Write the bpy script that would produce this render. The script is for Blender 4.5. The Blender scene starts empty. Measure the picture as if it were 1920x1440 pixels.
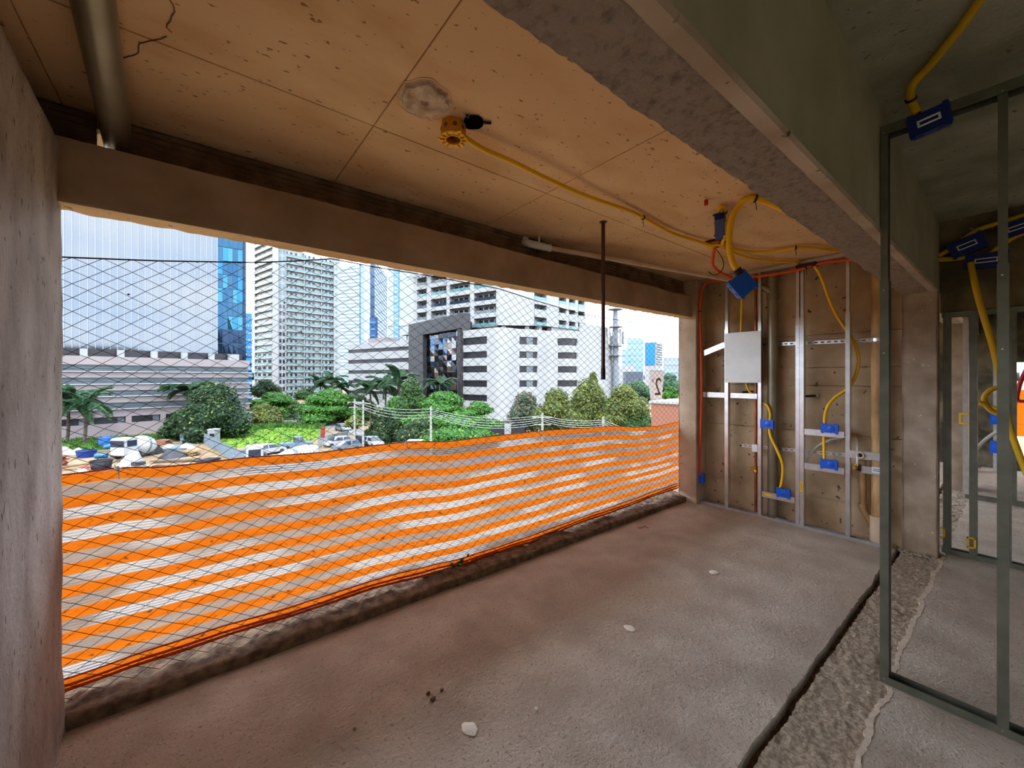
import bpy, bmesh, math, random
from mathutils import Vector, Matrix, noise
random.seed(7)
RND = random.random
def U(a, b): return a + (b - a) * RND()
# ---------------------------------------------------------------- camera, sky, sun, exposure
CAMZ, F, CX, CY = 1.5, 749.0, 960.0, 708.0
YAW = math.radians(51.8)                       # heading measured from +X (window wall runs along X)
DX, DY = math.cos(YAW), math.sin(YAW)
RX, RY = math.sin(YAW), -math.cos(YAW)
G = -9.5                                       # street level, camera stands 11 m above it
sc = bpy.context.scene
cam = bpy.data.objects.new('camera', bpy.data.cameras.new('camera'))
sc.collection.objects.link(cam)
cam.location = (0, 0, CAMZ)
cam.rotation_euler = (math.radians(90), 0, YAW - math.radians(90))
cam.data.sensor_fit = 'HORIZONTAL'; cam.data.sensor_width = 36
cam.data.lens = F / 1920 * 36
cam.data.shift_y = (CY - 720) / 1920
cam.data.clip_end = 5000; cam.data.clip_start = 0.05
sc.camera = cam
sc.view_settings.view_transform = 'Standard'
sc.view_settings.look = 'None'
sc.view_settings.gamma = 1
sc.view_settings.use_curve_mapping = False
sc.view_settings.exposure = 0.62
SKY = 5.0
w = bpy.data.worlds.new('sky'); sc.world = w; w.use_nodes = True
nt = w.node_tree; nt.nodes.clear()
o_ = nt.nodes.new('ShaderNodeOutputWorld'); bg = nt.nodes.new('ShaderNodeBackground')
tc = nt.nodes.new('ShaderNodeTexCoord'); mp = nt.nodes.new('ShaderNodeMapping')
mp.inputs['Scale'].default_value = (1, 1, 2.6)
nz = nt.nodes.new('ShaderNodeTexNoise'); nz.inputs['Scale'].default_value = 2.2; nz.inputs['Detail'].default_value = 6
cr = nt.nodes.new('ShaderNodeValToRGB')
cr.color_ramp.elements[0].position = .36; cr.color_ramp.elements[0].color = (.52, .70, .95, 1)
cr.color_ramp.elements[1].position = .62; cr.color_ramp.elements[1].color = (.97, .98, 1, 1)
nt.links.new(tc.outputs['Generated'], mp.inputs['Vector']); nt.links.new(mp.outputs['Vector'], nz.inputs['Vector'])
nt.links.new(nz.outputs['Fac'], cr.inputs['Fac']); nt.links.new(cr.outputs['Color'], bg.inputs['Color'])
bg.inputs['Strength'].default_value = SKY
nt.links.new(bg.outputs['Background'], o_.inputs['Surface'])
sun = bpy.data.objects.new('sun', bpy.data.lights.new('sun', 'SUN')); sc.collection.objects.link(sun)
sun.data.energy = 3.0; sun.data.angle = math.radians(12); sun.data.color = (1, .95, .87)
sd = Vector((-.45, -.55, 1.0)).normalized()    # towards the sun: high, behind the camera
sun.rotation_euler = sd.to_track_quat('Z', 'Y').to_euler()
cy = sc.cycles
cy.max_bounces = 10; cy.diffuse_bounces = 6; cy.glossy_bounces = 3; cy.transparent_max_bounces = 24
cy.sample_clamp_indirect = 6; cy.use_denoising = True
cy.caustics_reflective = False; cy.caustics_refractive = False

# ---------------------------------------------------------------- helpers
def ray(u, v=CY):
    l = (u - CX) / F
    return Vector((DX + RX * l, DY + RY * l, (CY - v) / F))
def atT(u, v, t): return Vector((0, 0, CAMZ)) + ray(u, v) * t
def atZ(u, v, z): return atT(u, v, (z - CAMZ) / ray(u, v).z)
def atX(u, v, x): return atT(u, v, x / ray(u, v).x)
def atY(u, v, y): return atT(u, v, y / ray(u, v).y)
def gnd(u, v): return atZ(u, v, G)
def zz(v, t): return CAMZ + (CY - v) / F * t
def P2(u, t): p = atT(u, CY, t); return Vector((p.x, p.y))
def nz3(x, y, z=0.0, s=1.0): return noise.noise(Vector((x * s, y * s, z * s + 3.1)))

def cat(pts, step):
    """Catmull-Rom through pts, resampled about every step metres."""
    pts = [Vector(p) for p in pts]
    if len(pts) < 3: 
        n = max(1, int((pts[1] - pts[0]).length / step)); return [pts[0].lerp(pts[1], i / n) for i in range(n + 1)]
    out = []
    e = [2 * pts[0] - pts[1]] + pts + [2 * pts[-1] - pts[-2]]
    for i in range(1, len(e) - 2):
        a, b, c, d = e[i - 1:i + 3]
        n = max(1, int((c - b).length / step))
        for k in range(n):
            t = k / n
            out.append(.5 * ((2 * b) + (c - a) * t + (2 * a - 5 * b + 4 * c - d) * t * t + (3 * b - a - 3 * c + d) * t ** 3))
    out.append(pts[-1])
    return out

class MB:
    def __init__(s): s.v = []; s.f = []; s.m = []
    def add(s, vs, fs, mi=0):
        o = len(s.v); s.v += [tuple(v) for v in vs]; s.f += [tuple(i + o for i in f) for f in fs]; s.m += [mi] * len(fs); return s
    BF = ((0, 3, 2, 1), (4, 5, 6, 7), (0, 1, 5, 4), (1, 2, 6, 5), (2, 3, 7, 6), (3, 0, 4, 7))
    def box(s, x0, x1, y0, y1, z0, z1, mi=0):
        return s.add([(x0, y0, z0), (x1, y0, z0), (x1, y1, z0), (x0, y1, z0), (x0, y0, z1), (x1, y0, z1), (x1, y1, z1), (x0, y1, z1)], s.BF, mi)
    def obox(s, c, ax, ay, az, mi=0):
        """box about c with half-axis vectors"""
        c = Vector(c); r = []
        for k in (-1, 1):
            for i, j in ((-1, -1), (1, -1), (1, 1), (-1, 1)): r.append(c + ax * i + ay * j + az * k)
        return s.add(r, s.BF, mi)
    def bar(s, p, q, w, h, up=(0, 0, 1), mi=0):
        p, q = Vector(p), Vector(q); d = (q - p); 
        sx = d.cross(Vector(up)); sx = sx.normalized() if sx.length > 1e-6 else Vector((1, 0, 0))
        uz = sx.cross(d).normalized()
        return s.obox((p + q) / 2, d / 2, sx * w / 2, uz * h / 2, mi)
    def tube(s, pts, r, n=8, caps=True, mi=0, rf=None):
        pts = [Vector(p) for p in pts]; N = len(pts); vs = []; fs = []
        d = (pts[1] - pts[0]).normalized(); a = Vector((0, 0, 1)) if abs(d.z) < .9 else Vector((1, 0, 0))
        x = d.cross(a).normalized()
        for i, p in enumerate(pts):
            d = (pts[min(i + 1, N - 1)] - pts[max(i - 1, 0)]).normalized()
            x = (x - d * x.dot(d)).normalized(); y = d.cross(x)
            rr = r if rf is None else rf(i, r)
            for k in range(n):
                t = 2 * math.pi * k / n; vs.append(p + (x * math.cos(t) + y * math.sin(t)) * rr)
        for i in range(N - 1):
            for k in range(n):
                k2 = (k + 1) % n; fs.append((i * n + k, i * n + k2, (i + 1) * n + k2, (i + 1) * n + k))
        if caps: fs.append(tuple(range(n - 1, -1, -1))); fs.append(tuple((N - 1) * n + k for k in range(n)))
        return s.add(vs, fs, mi)
    def lathe(s, prof, c, axis=(0, 0, 1), n=20, mi=0, close=True):
        """prof: (r, h) pairs along axis from c"""
        c = Vector(c); a = Vector(axis).normalized(); b = Vector((0, 0, 1)) if abs(a.z) < .9 else Vector((1, 0, 0))
        x = a.cross(b).normalized(); y = a.cross(x); vs = []; fs = []
        for r, h in prof:
            for k in range(n):
                t = 2 * math.pi * k / n; vs.append(c + a * h + (x * math.cos(t) + y * math.sin(t)) * r)
        m = len(prof)
        for i in range(m - 1):
            for k in range(n):
                k2 = (k + 1) % n; fs.append((i * n + k, i * n + k2, (i + 1) * n + k2, (i + 1) * n + k))
        if close: fs.append(tuple(range(n - 1, -1, -1))); fs.append(tuple((m - 1) * n + k for k in range(n)))
        return s.add(vs, fs, mi)
    def grid(s, fn, nu, nv, mi=0):
        vs = [fn(i / nu, j / nv) for j in range(nv + 1) for i in range(nu + 1)]
        fs = [(j * (nu + 1) + i, j * (nu + 1) + i + 1, (j + 1) * (nu + 1) + i + 1, (j + 1) * (nu + 1) + i) for j in range(nv) for i in range(nu)]
        return s.add(vs, fs, mi)
    def prism(s, poly, z0, z1, mi=0):
        """poly: list of (x, y), extruded in z"""
        n = len(poly); vs = [(x, y, z0) for x, y in poly] + [(x, y, z1) for x, y in poly]
        fs = [tuple(range(n - 1, -1, -1)), tuple(range(n, 2 * n))] + [(i, (i + 1) % n, n + (i + 1) % n, n + i) for i in range(n)]
        return s.add(vs, fs, mi)
    def ext(s, poly3, d, mi=0):
        n = len(poly3); d = Vector(d); vs = [Vector(p) for p in poly3] + [Vector(p) + d for p in poly3]
        fs = [tuple(range(n - 1, -1, -1)), tuple(range(n, 2 * n))] + [(i, (i + 1) % n, n + (i + 1) % n, n + i) for i in range(n)]
        return s.add(vs, fs, mi)

C = sc.collection
WL = {}                                         # world location of each Empty / parented object
def wloc(o): return WL.get(o.name, Vector((0, 0, 0)))
def obj(name, mb, m, parent=None, smooth=False, bevel=0, recalc=True, uv=None):
    me = bpy.data.meshes.new(name)
    off = wloc(parent) if parent else Vector((0, 0, 0))
    vs = [(v[0] - off.x, v[1] - off.y, v[2] - off.z) for v in mb.v] if parent else mb.v
    me.from_pydata(vs, [], mb.f)
    ms = m if isinstance(m, (list, tuple)) else [m]
    for x in ms: me.materials.append(x)
    if len(ms) > 1: me.polygons.foreach_set('material_index', mb.m)
    if uv:
        l = me.uv_layers.new(name='UVMap')
        for lp in me.loops: l.data[lp.index].uv = uv[lp.vertex_index]
    if recalc or bevel:
        bm = bmesh.new(); bm.from_mesh(me)
        bmesh.ops.recalc_face_normals(bm, faces=bm.faces)
        if bevel: bmesh.ops.bevel(bm, geom=[e for e in bm.edges if len(e.link_faces) == 2 and e.calc_face_angle(0) > .6], offset=bevel, segments=2, affect='EDGES', clamp_overlap=True)
        bm.to_mesh(me); bm.free()
    if smooth:
        me.polygons.foreach_set('use_smooth', [True] * len(me.polygons))
        if smooth != 'all': me.set_sharp_from_angle(angle=math.radians(40))
    o = bpy.data.objects.new(name, me); C.objects.link(o)
    if parent: o.parent = parent; WL[o.name] = off
    return o
def tag(o, label=None, cat_=None, group=None, kind=None):
    if label: o['label'] = label
    if cat_: o['category'] = cat_
    if group: o['group'] = group
    if kind: o['kind'] = kind
    return o
def thing(name, label, cat_, loc, group=None):
    o = bpy.data.objects.new(name, None); C.objects.link(o); o.location = loc; o.empty_display_size = .1
    WL[o.name] = Vector(loc); return tag(o, label, cat_, group)
def struct(name, mb, m, label=None, **k):
    o = obj(name, mb, m, **k); o['kind'] = 'structure'
    if label: o['label'] = label
    return o
def single(name, mb, m, label, cat_, group=None, **k): return tag(obj(name, mb, m, **k), label, cat_, group)
def text(name, body, size, loc, xdir, ydir, m, parent=None, ext=.002):
    cu = bpy.data.curves.new(name, 'FONT'); cu.body = body; cu.size = size; cu.align_x = 'CENTER'; cu.align_y = 'CENTER'; cu.extrude = ext
    cu.materials.append(m)
    o = bpy.data.objects.new(name, cu); C.objects.link(o)
    x = Vector(xdir).normalized(); z = x.cross(Vector(ydir)).normalized(); y = z.cross(x)
    M = Matrix((x, y, z)).transposed().to_4x4(); off = wloc(parent) if parent else Vector((0, 0, 0))
    M.translation = Vector(loc) - off
    if parent: o.parent = parent
    bpy.context.view_layer.update(); dg = bpy.context.evaluated_depsgraph_get()
    me = bpy.data.meshes.new_from_object(o.evaluated_get(dg)); me.name = name; q = bpy.data.objects.new(name, me); bpy.data.objects.remove(o); q.name = name; C.objects.link(q)
    if parent: q.parent = parent
    q.matrix_local = M
    return q

# ---------------------------------------------------------------- materials
def mat(name, col, rough=.6, metal=0, col2=None, scale=8, detail=4, bump=0, bscale=40, lo=.35, hi=.65, spec=.4, speck=None, coord='world', stretch=(1, 1, 1), speck_scale=30, speck_th=.7, bdist=.01, blot=None, blot_scale=1.2):
    m = bpy.data.materials.new(name); m.use_nodes = True
    n, L = m.node_tree.nodes, m.node_tree.links
    b = n['Principled BSDF']
    b.inputs['Base Color'].default_value = (*col, 1); b.inputs['Roughness'].default_value = rough
    b.inputs['Metallic'].default_value = metal; b.inputs['Specular IOR Level'].default_value = spec
    if col2 or bump or speck or blot:
        if coord == 'world': g = n.new('ShaderNodeNewGeometry'); src = g.outputs['Position']
        else: g = n.new('ShaderNodeTexCoord'); src = g.outputs['Object']
        mp = n.new('ShaderNodeMapping'); mp.inputs['Scale'].default_value = stretch; L.new(src, mp.inputs['Vector']); vec = mp.outputs['Vector']
    out = None
    if col2:
        t = n.new('ShaderNodeTexNoise'); t.inputs['Scale'].default_value = scale; t.inputs['Detail'].default_value = detail; L.new(vec, t.inputs['Vector'])
        r = n.new('ShaderNodeValToRGB'); r.color_ramp.elements[0].position = lo; r.color_ramp.elements[1].position = hi
        r.color_ramp.elements[0].color = (*col2, 1); r.color_ramp.elements[1].color = (*col, 1)
        L.new(t.outputs['Fac'], r.inputs['Fac']); out = r.outputs['Color']
    def over(color, sc_, th, soft, prev, det=3):
        t = n.new('ShaderNodeTexNoise'); t.inputs['Scale'].default_value = sc_; t.inputs['Detail'].default_value = det; L.new(vec, t.inputs['Vector'])
        r = n.new('ShaderNodeMapRange'); r.inputs['From Min'].default_value = th; r.inputs['From Max'].default_value = th + soft; L.new(t.outputs['Fac'], r.inputs['Value'])
        x = n.new('ShaderNodeMix'); x.data_type = 'RGBA'; L.new(r.outputs['Result'], x.inputs['Factor'])
        if prev is not None: L.new(prev, x.inputs['A'])
        else: x.inputs['A'].default_value = (*col, 1)
        x.inputs['B'].default_value = (*color, 1); return x.outputs['Result']
    if blot: out = over(blot, blot_scale, .5, .18, out, 5)
    if speck: out = over(speck, speck_scale, speck_th, .05, out, 2)
    if out is not None: L.new(out, b.inputs['Base Color'])
    if bump:
        t = n.new('ShaderNodeTexNoise'); t.inputs['Scale'].default_value = bscale; t.inputs['Detail'].default_value = 6; t.inputs['Roughness'].default_value = .65; L.new(vec, t.inputs['Vector'])
        bp = n.new('ShaderNodeBump'); bp.inputs['Strength'].default_value = bump; bp.inputs['Distance'].default_value = bdist
        L.new(t.outputs['Fac'], bp.inputs['Height']); L.new(bp.outputs['Normal'], b.inputs['Normal'])
    return m
def S(r, g, b):
    f = lambda c: (c / 255 / 12.92) if c <= 10 else ((c / 255 + .055) / 1.055) ** 2.4
    return (f(r), f(g), f(b))
def E(r, g, b, k=.355): return tuple(c * k for c in S(r, g, b))
M = {}
M['floor'] = mat('screed', S(218, 205, 188), .85, col2=S(190, 175, 158), scale=3.5, detail=8, bump=1, bscale=42, bdist=.022, speck=S(168, 152, 134), speck_scale=60, speck_th=.63, blot=S(202, 184, 164), blot_scale=.9)
M['rough'] = mat('rough_mortar', S(206, 190, 168), .95, col2=S(160, 143, 122), scale=55, detail=8, bump=1, bscale=70, bdist=.015, lo=.38, hi=.62)
M['plaster'] = mat('white_plaster', S(222, 208, 190), .9, col2=S(205, 188, 168), scale=30, bump=.4, bscale=70)
M['soil'] = mat('soil_curb', S(150, 124, 98), .95, col2=S(94, 74, 58), scale=18, detail=8, bump=1, bscale=35, bdist=.02)
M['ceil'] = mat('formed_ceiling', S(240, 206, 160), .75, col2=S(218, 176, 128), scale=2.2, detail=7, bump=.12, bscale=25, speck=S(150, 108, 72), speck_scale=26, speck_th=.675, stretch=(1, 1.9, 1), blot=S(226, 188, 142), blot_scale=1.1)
M['conc'] = mat('cast_concrete', S(206, 186, 164), .85, col2=S(176, 154, 130), scale=4, detail=8, bump=.3, bscale=30, speck=S(96, 80, 64), speck_scale=22, speck_th=.7)
M['wallback'] = mat('back_wall_concrete', S(206, 182, 148), .85, col2=S(164, 138, 106), scale=2.6, detail=8, bump=.3, bscale=26, speck=S(84, 68, 52), speck_scale=16, speck_th=.68)
M['leftwall'] = mat('left_wall_plaster', S(200, 188, 178), .9, col2=S(156, 142, 132), scale=5, detail=9, bump=1, bscale=60, bdist=.02, stretch=(1, 1, .45), speck=S(112, 98, 88), speck_scale=44, speck_th=.655)
M['beam'] = mat('beam_render', S(206, 188, 170), .95, col2=S(158, 140, 124), scale=34, detail=8, bump=1, bscale=60, bdist=.04, lo=.26, hi=.50)
M['beamface'] = mat('beam_face', S(190, 184, 156), .9, col2=S(170, 164, 136), scale=3, detail=6, bump=.15)
M['lintel'] = mat('lintel_plaster', S(188, 164, 138), .9, col2=S(160, 136, 110), scale=3, detail=7, bump=.3, bscale=40)
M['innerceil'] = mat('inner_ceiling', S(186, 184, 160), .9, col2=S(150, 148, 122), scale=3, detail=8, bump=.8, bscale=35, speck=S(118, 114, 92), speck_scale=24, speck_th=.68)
M['wood'] = mat('ribbed_board', S(140, 116, 92), .9, col2=S(104, 84, 64), scale=9, bump=.5)
M['dark'] = mat('black', (.012, .012, .014), .6)
M['galv'] = mat('galvanised_steel', S(222, 224, 228), .30, .85, col2=S(204, 206, 210), scale=14, coord='object')
M['steel'] = mat('darkened_galv_steel', S(122, 124, 110), .42, .55, col2=S(106, 108, 96), scale=10, coord='object')  # darker than the galvanised tone: the dark room's reflection put into the colour
M['white'] = mat('white_paint', S(232, 236, 238), .5)
M['panelw'] = mat('zinc_panel', S(226, 228, 226), .45, .15, col2=S(214, 217, 216), scale=6)
M['yellow'] = mat('yellow_plastic', S(248, 196, 4), .42, spec=.5)
M['yellowd'] = mat('amber_plastic', S(225, 150, 20), .5)
M['void'] = mat('void_black', (.003, .003, .003), 1, spec=0)
M['yellowdim'] = mat('dim_yellow_plastic', S(224, 178, 24), .5)  # darker yellow, dimness of the inner room put into the colour
M['blue'] = mat('blue_plastic', S(0, 92, 216), .4, spec=.5)
M['navy'] = mat('navy_plastic', S(10, 36, 110), .45)
M['orange'] = mat('orange_conduit', S(236, 84, 24), .45)
M['red'] = mat('red_plastic', S(190, 40, 40), .5)
M['pvc'] = mat('pvc', S(222, 200, 176), .4, col2=S(204, 180, 150), scale=8)
M['pvcd'] = mat('dirty_pvc', S(208, 170, 116), .55, col2=S(150, 112, 66), scale=10, detail=7, stretch=(1, 1, .35))
M['greypipe'] = mat('grey_pipe', S(148, 138, 118), .35, .35, col2=S(126, 116, 96), scale=4)
M['copper'] = mat('copper', S(190, 104, 62), .4, .8, col2=S(150, 76, 44), scale=10)
M['brass'] = mat('brass', S(214, 160, 60), .35, .9)
M['rodm'] = mat('rod', S(74, 52, 46), .5)
M['cord'] = mat('net_cord', S(62, 46, 36), .8)
M['tape'] = mat('white_tube', S(214, 214, 208), .45)
def sheet(name, col, trans=.55, alpha=1.0, gauze=False, dirt=None):
    m = bpy.data.materials.new(name); m.use_nodes = True
    n, L = m.node_tree.nodes, m.node_tree.links; n.clear()
    out = n.new('ShaderNodeOutputMaterial'); d = n.new('ShaderNodeBsdfDiffuse'); t = n.new('ShaderNodeBsdfTranslucent'); mx = n.new('ShaderNodeMixShader')
    mx.inputs[0].default_value = trans; L.new(d.outputs[0], mx.inputs[1]); L.new(t.outputs[0], mx.inputs[2])
    uv = n.new('ShaderNodeUVMap'); sp = n.new('ShaderNodeSeparateXYZ'); L.new(uv.outputs[0], sp.inputs[0])
    def math_(op, a, b=None, c=None):
        x = n.new('ShaderNodeMath'); x.operation = op
        for i, v in enumerate((a, b, c)):
            if v is None: continue
            if isinstance(v, (int, float)): x.inputs[i].default_value = v
            else: L.new(v, x.inputs[i])
        return x.outputs[0]
    def noise_(scale, det, st=(1, 1, 1)):
        mp = n.new('ShaderNodeMapping'); mp.inputs['Scale'].default_value = st; L.new(uv.outputs[0], mp.inputs[0])
        t_ = n.new('ShaderNodeTexNoise'); t_.inputs['Scale'].default_value = scale; t_.inputs['Detail'].default_value = det; L.new(mp.outputs[0], t_.inputs['Vector']); return t_.outputs['Fac']
    def ramp(fac, p0, p1, c0, c1):
        r = n.new('ShaderNodeValToRGB'); r.color_ramp.elements[0].position = p0; r.color_ramp.elements[1].position = p1
        r.color_ramp.elements[0].color = (*c0, 1); r.color_ramp.elements[1].color = (*c1, 1); L.new(fac, r.inputs[0]); return r.outputs[0]
    if gauze:
        c = ramp(noise_(1.0, 2, (1.1, 1.6, 1)), .43, .49, col, dirt)
        fr = math_('FRACT', math_('MULTIPLY', sp.outputs[1], 40.0))       # uv.y: one unit = ten threads
        line = math_('GREATER_THAN', fr, .30)
        a = math_('ADD', math_('MULTIPLY', line, .34), .60)
        dk = n.new('ShaderNodeMix'); dk.data_type = 'RGBA'; L.new(line, dk.inputs['Factor']); L.new(c, dk.inputs['B']); dk.inputs['A'].default_value = (.13, .10, .09, 1); c = dk.outputs['Result']; L.new(c, d.inputs[0]); L.new(c, t.inputs[0])
        tr = n.new('ShaderNodeBsdfTransparent'); m2 = n.new('ShaderNodeMixShader')
        L.new(a, m2.inputs[0]); L.new(tr.outputs[0], m2.inputs[1]); L.new(mx.outputs[0], m2.inputs[2]); L.new(m2.outputs[0], out.inputs[0])
    else:
        c = ramp(noise_(26, 9, (1, 1.4, 1)), .60, .70, col, dirt) if dirt else None
        if c is not None: L.new(c, d.inputs[0]); L.new(c, t.inputs[0])
        else: d.inputs[0].default_value = (*col, 1); t.inputs[0].default_value = (*col, 1)
        if alpha < 1:
            tr = n.new('ShaderNodeBsdfTransparent'); m2 = n.new('ShaderNodeMixShader'); m2.inputs[0].default_value = alpha
            L.new(tr.outputs[0], m2.inputs[1]); L.new(mx.outputs[0], m2.inputs[2]); L.new(m2.outputs[0], out.inputs[0])
        else: L.new(mx.outputs[0], out.inputs[0])
    return m
M['band'] = sheet('orange_band', (.68, .150, .008), .64, dirt=(.20, .05, .01))
M['gauze'] = sheet('net_gauze', (.66, .63, .62), .55, gauze=True, dirt=(.40, .285, .235))
M['paper'] = sheet('paper', S(235, 222, 216), .5)

# ================================================================= THE SETTING
ZL = 2.2255      # underside of lintel and beam
# --- floor: base slab, two screeds with broken edges, rough strip between, plaster ridge
def jag(x, a, s, k=0): return a * (nz3(x, k, 0, s) + .5 * nz3(x, k + 7, 0, s * 2.7) + .3 * nz3(x, k + 3, 0, s * 6))
base = struct('floor', MB().box(-4.2, 10.6, -4.2, 2.86, -.35, -.055), M['soil'], 'bare concrete floor of the open room')
def sheet_grid(xs, yf0, yf1, zf, ny, skirt=.06):
    mb = MB(); nx = len(xs) - 1
    def P(i, j):
        x = xs[i]; y = yf0(x) + (yf1(x) - yf0(x)) * j / ny; return (x, y, zf(x, y))
    vs = [P(i, j) for j in range(ny + 1) for i in range(nx + 1)]
    fs = [(j * (nx + 1) + i, j * (nx + 1) + i + 1, (j + 1) * (nx + 1) + i + 1, (j + 1) * (nx + 1) + i) for j in range(ny) for i in range(nx)]
    mb.add(vs, fs)
    for j in (0, ny):                            # skirts give the broken edges their thickness
        top = [P(i, j) for i in range(nx + 1)]; bot = [(p[0], p[1], -skirt) for p in top]
        mb.add(top + bot, [(i, i + 1, nx + 2 + i, nx + 1 + i) for i in range(nx)])
    return mb
xs = [-4.2 + i * .03 for i in range(int(14.8 / .03) + 1)]
fz = lambda x, y: .004 * nz3(x, y, 0, 1.3) + .0025 * nz3(x, y, 5, 5) + .0012 * nz3(x, y, 2, 14)
g_lo = lambda x: .640 + jag(x, .012, 3.0) + jag(x, .006, 30, 2) - .004
g_hi = lambda x: .668 + jag(x, .012, 3.0) + jag(x, .007, 26, 5) + .004
p_lo = lambda x: .388 + jag(x, .02, 3.3, 11) + jag(x, .006, 24, 12)
p_hi = lambda x: p_lo(x) + .022 + jag(x, .016, 6.0, 17) + jag(x, .006, 34, 19)
obj('screed', sheet_grid(xs, g_hi, lambda x: 2.52, fz, 64), M['floor'], base, smooth=True)
obj('screed', sheet_grid(xs, lambda x: -4.2, p_lo, fz, 60), M['floor'], base, smooth=True)
rz = lambda x, y: -.012 + .009 * nz3(x, y, 0, 6) + .009 * nz3(x, y, 4, 17) + .011 * nz3(x, y, 9, 38)
tag(obj('rough_strip', sheet_grid([-4.2 + i * .015 for i in range(int(14.8 / .015))], p_lo, g_lo, rz, 26), M['rough'], base, smooth=True), 'rough scraped mortar strip between the two floors')
pz = lambda x, y: .0015 + .003 * nz3(x, y, 3, 30)
tag(obj('plaster_ridge', sheet_grid([-1 + i * .015 for i in range(int(5.95 / .015))], p_lo, p_hi, pz, 4), M['plaster'], base, smooth=True), 'pale jagged plaster ridge')

# --- ceiling slab of the bay with formwork panel imprints, ceiling of the inner room
ceil = struct('ceiling', MB().box(-1.2, 4.9, .55, 2.58, 2.69, 2.95), M['ceil'], 'tan formed concrete ceiling with panel joints')
ex = [-1.2, -.457, .643, 1.743, 2.843, 3.943, 4.9]; ey = [.56, .76, 1.86, 2.575]
for i in range(6):
    for j in range(3):
        d = U(-.0012, .0012); gp = .0022
        mb = MB().box(ex[i] + gp, ex[i + 1] - gp, ey[j] + gp, ey[j + 1] - gp, 2.671 + d, 2.691)
        obj('ceiling_panel', mb, M['ceil'], ceil, bevel=.0012)
# broken patch, crack, shrink marks
def blob(c, rx, ry, n, seed, z0, z1, irr=.22):
    pts = []
    for k in range(n):
        t = 2 * math.pi * k / n; q = 1 + irr * nz3(math.cos(t) * 1.3 + seed, math.sin(t) * 1.3, seed, 1.4)
        pts.append((c.x + rx * q * math.cos(t), c.y + ry * q * math.sin(t)))
    return MB().prism(pts, z0, z1)
pc = atZ(797, 187, 2.67)
def patch_fn(a, b):
    t = 2 * math.pi * a; q = (1 + .25 * nz3(math.cos(t) * 1.4, math.sin(t) * 1.4, 8, 1.5)) * b
    x = pc.x + .118 * q * math.cos(t); y = pc.y + .122 * q * math.sin(t)
    z = 2.669 - (.012 if .15 < b < .93 else .0) + .008 * nz3(x, y, 1, 22) * (1 if b < .95 else .3) + (.012 if .82 < b < .95 else 0)
    return (x, y, z)
tag(obj('broken_patch', MB().grid(patch_fn, 60, 18), mat('broken_plaster', S(240, 222, 198), .9, col2=S(176, 148, 118), scale=18, bump=.8, bscale=60), ceil, smooth=True), 'broken pale plaster patch with ragged rim')
mb = MB()
for line in ([(318, 0), (326, 22), (320, 40), (312, 52), (322, 62)], [(314, 70), (290, 76), (262, 82), (257, 100), (232, 110)]):
    pts = cat([atZ(u, v, 2.6695) for u, v in line], .02)
    mb.tube([p + Vector((U(-.003, .003), U(-.003, .003), 0)) for p in pts], .0022, 4)
tag(obj('crack', mb, M['wood'], ceil), 'dark branching crack')
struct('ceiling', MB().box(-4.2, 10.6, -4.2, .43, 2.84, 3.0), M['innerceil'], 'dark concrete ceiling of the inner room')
struct('ceiling', MB().box(4.9, 10.6, .43, 2.58, 2.69, 2.95), M['ceil'], 'ceiling of the next bay')
struct('ceiling', MB().box(-4.2, -1.2, .43, 2.58, 2.69, 2.95), M['ceil'], 'ceiling beyond the left wall')
# --- deep beam between bay and room
def beam_soffit(a, b):
    x = -4.2 + a * 14.8; y = .640 - b * .175
    e = max(0, 1 - b * 8) * .010 * nz3(x, 1, 0, 5)
    return (x, y + e, ZL + .004 * nz3(x, y, 0, 9) + .007 * nz3(x, y, 3, 34))
beam = struct('trim_1', MB().box(-4.2, 10.6, .428, .634, ZL + .006, 3.0), M['beamface'], 'deep concrete beam with rough rendered underside')
tag(obj('rough_soffit', MB().grid(beam_soffit, 1500, 20), M['beam'], beam, smooth=True), 'rough trowelled underside')
def edge_fn(a, b):
    x = -4.2 + a * 14.8; y = .470 - b * .048 + .004 * nz3(x, b * 3, 0, 7) * (1 if b < .5 else .6)
    return (x, y, ZL - .004 + .0015 * nz3(x, y, 1, 8) + (.012 if b > .97 else 0))
tag(obj('plaster_edge', MB().grid(edge_fn, 600, 6), M['conc'], beam, smooth=True), 'smooth pale plaster arris')
# --- column under the beam, its twin further on
colm = mat('column_plaster', S(186, 168, 148), .9, col2=S(152, 132, 112), scale=5, detail=8, bump=.4, bscale=40, speck=S(225, 218, 206), speck_scale=24, speck_th=.71)
def rough_box(x0, x1, y0, y1, z0, z1, amp=.004, st=.05):
    """box with gently uneven plastered faces and soft corners"""
    bm = bmesh.new(); mb = MB()
    def face(o, a, b, n_):
        o, a, b, n_ = map(Vector, (o, a, b, n_)); nu = max(2, int(a.length / st)); nv = max(2, int(b.length / st))
        def fn(s, t):
            p = o + a * s + b * t; e = min(s, 1 - s) * a.length; 
            k = min(1, e / .02)
            return p + n_ * (amp * nz3(p.x, p.y, p.z, 4) + amp * .5 * nz3(p.x, p.y, p.z, 17)) - n_ * .006 * (1 - k)
        mb.grid(fn, nu, nv)
    face((x0, y1, z0), (0, y0 - y1, 0), (0, 0, z1 - z0), (-1, 0, 0)); face((x1, y0, z0), (0, y1 - y0, 0), (0, 0, z1 - z0), (1, 0, 0))
    face((x0, y0, z0), (x1 - x0, 0, 0), (0, 0, z1 - z0), (0, -1, 0)); face((x1, y1, z0), (x0 - x1, 0, 0), (0, 0, z1 - z0), (0, 1, 0))
    mb.box(x0 + .01, x1 - .01, y0 + .01, y1 - .01, z0, z1)
    return mb
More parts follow.
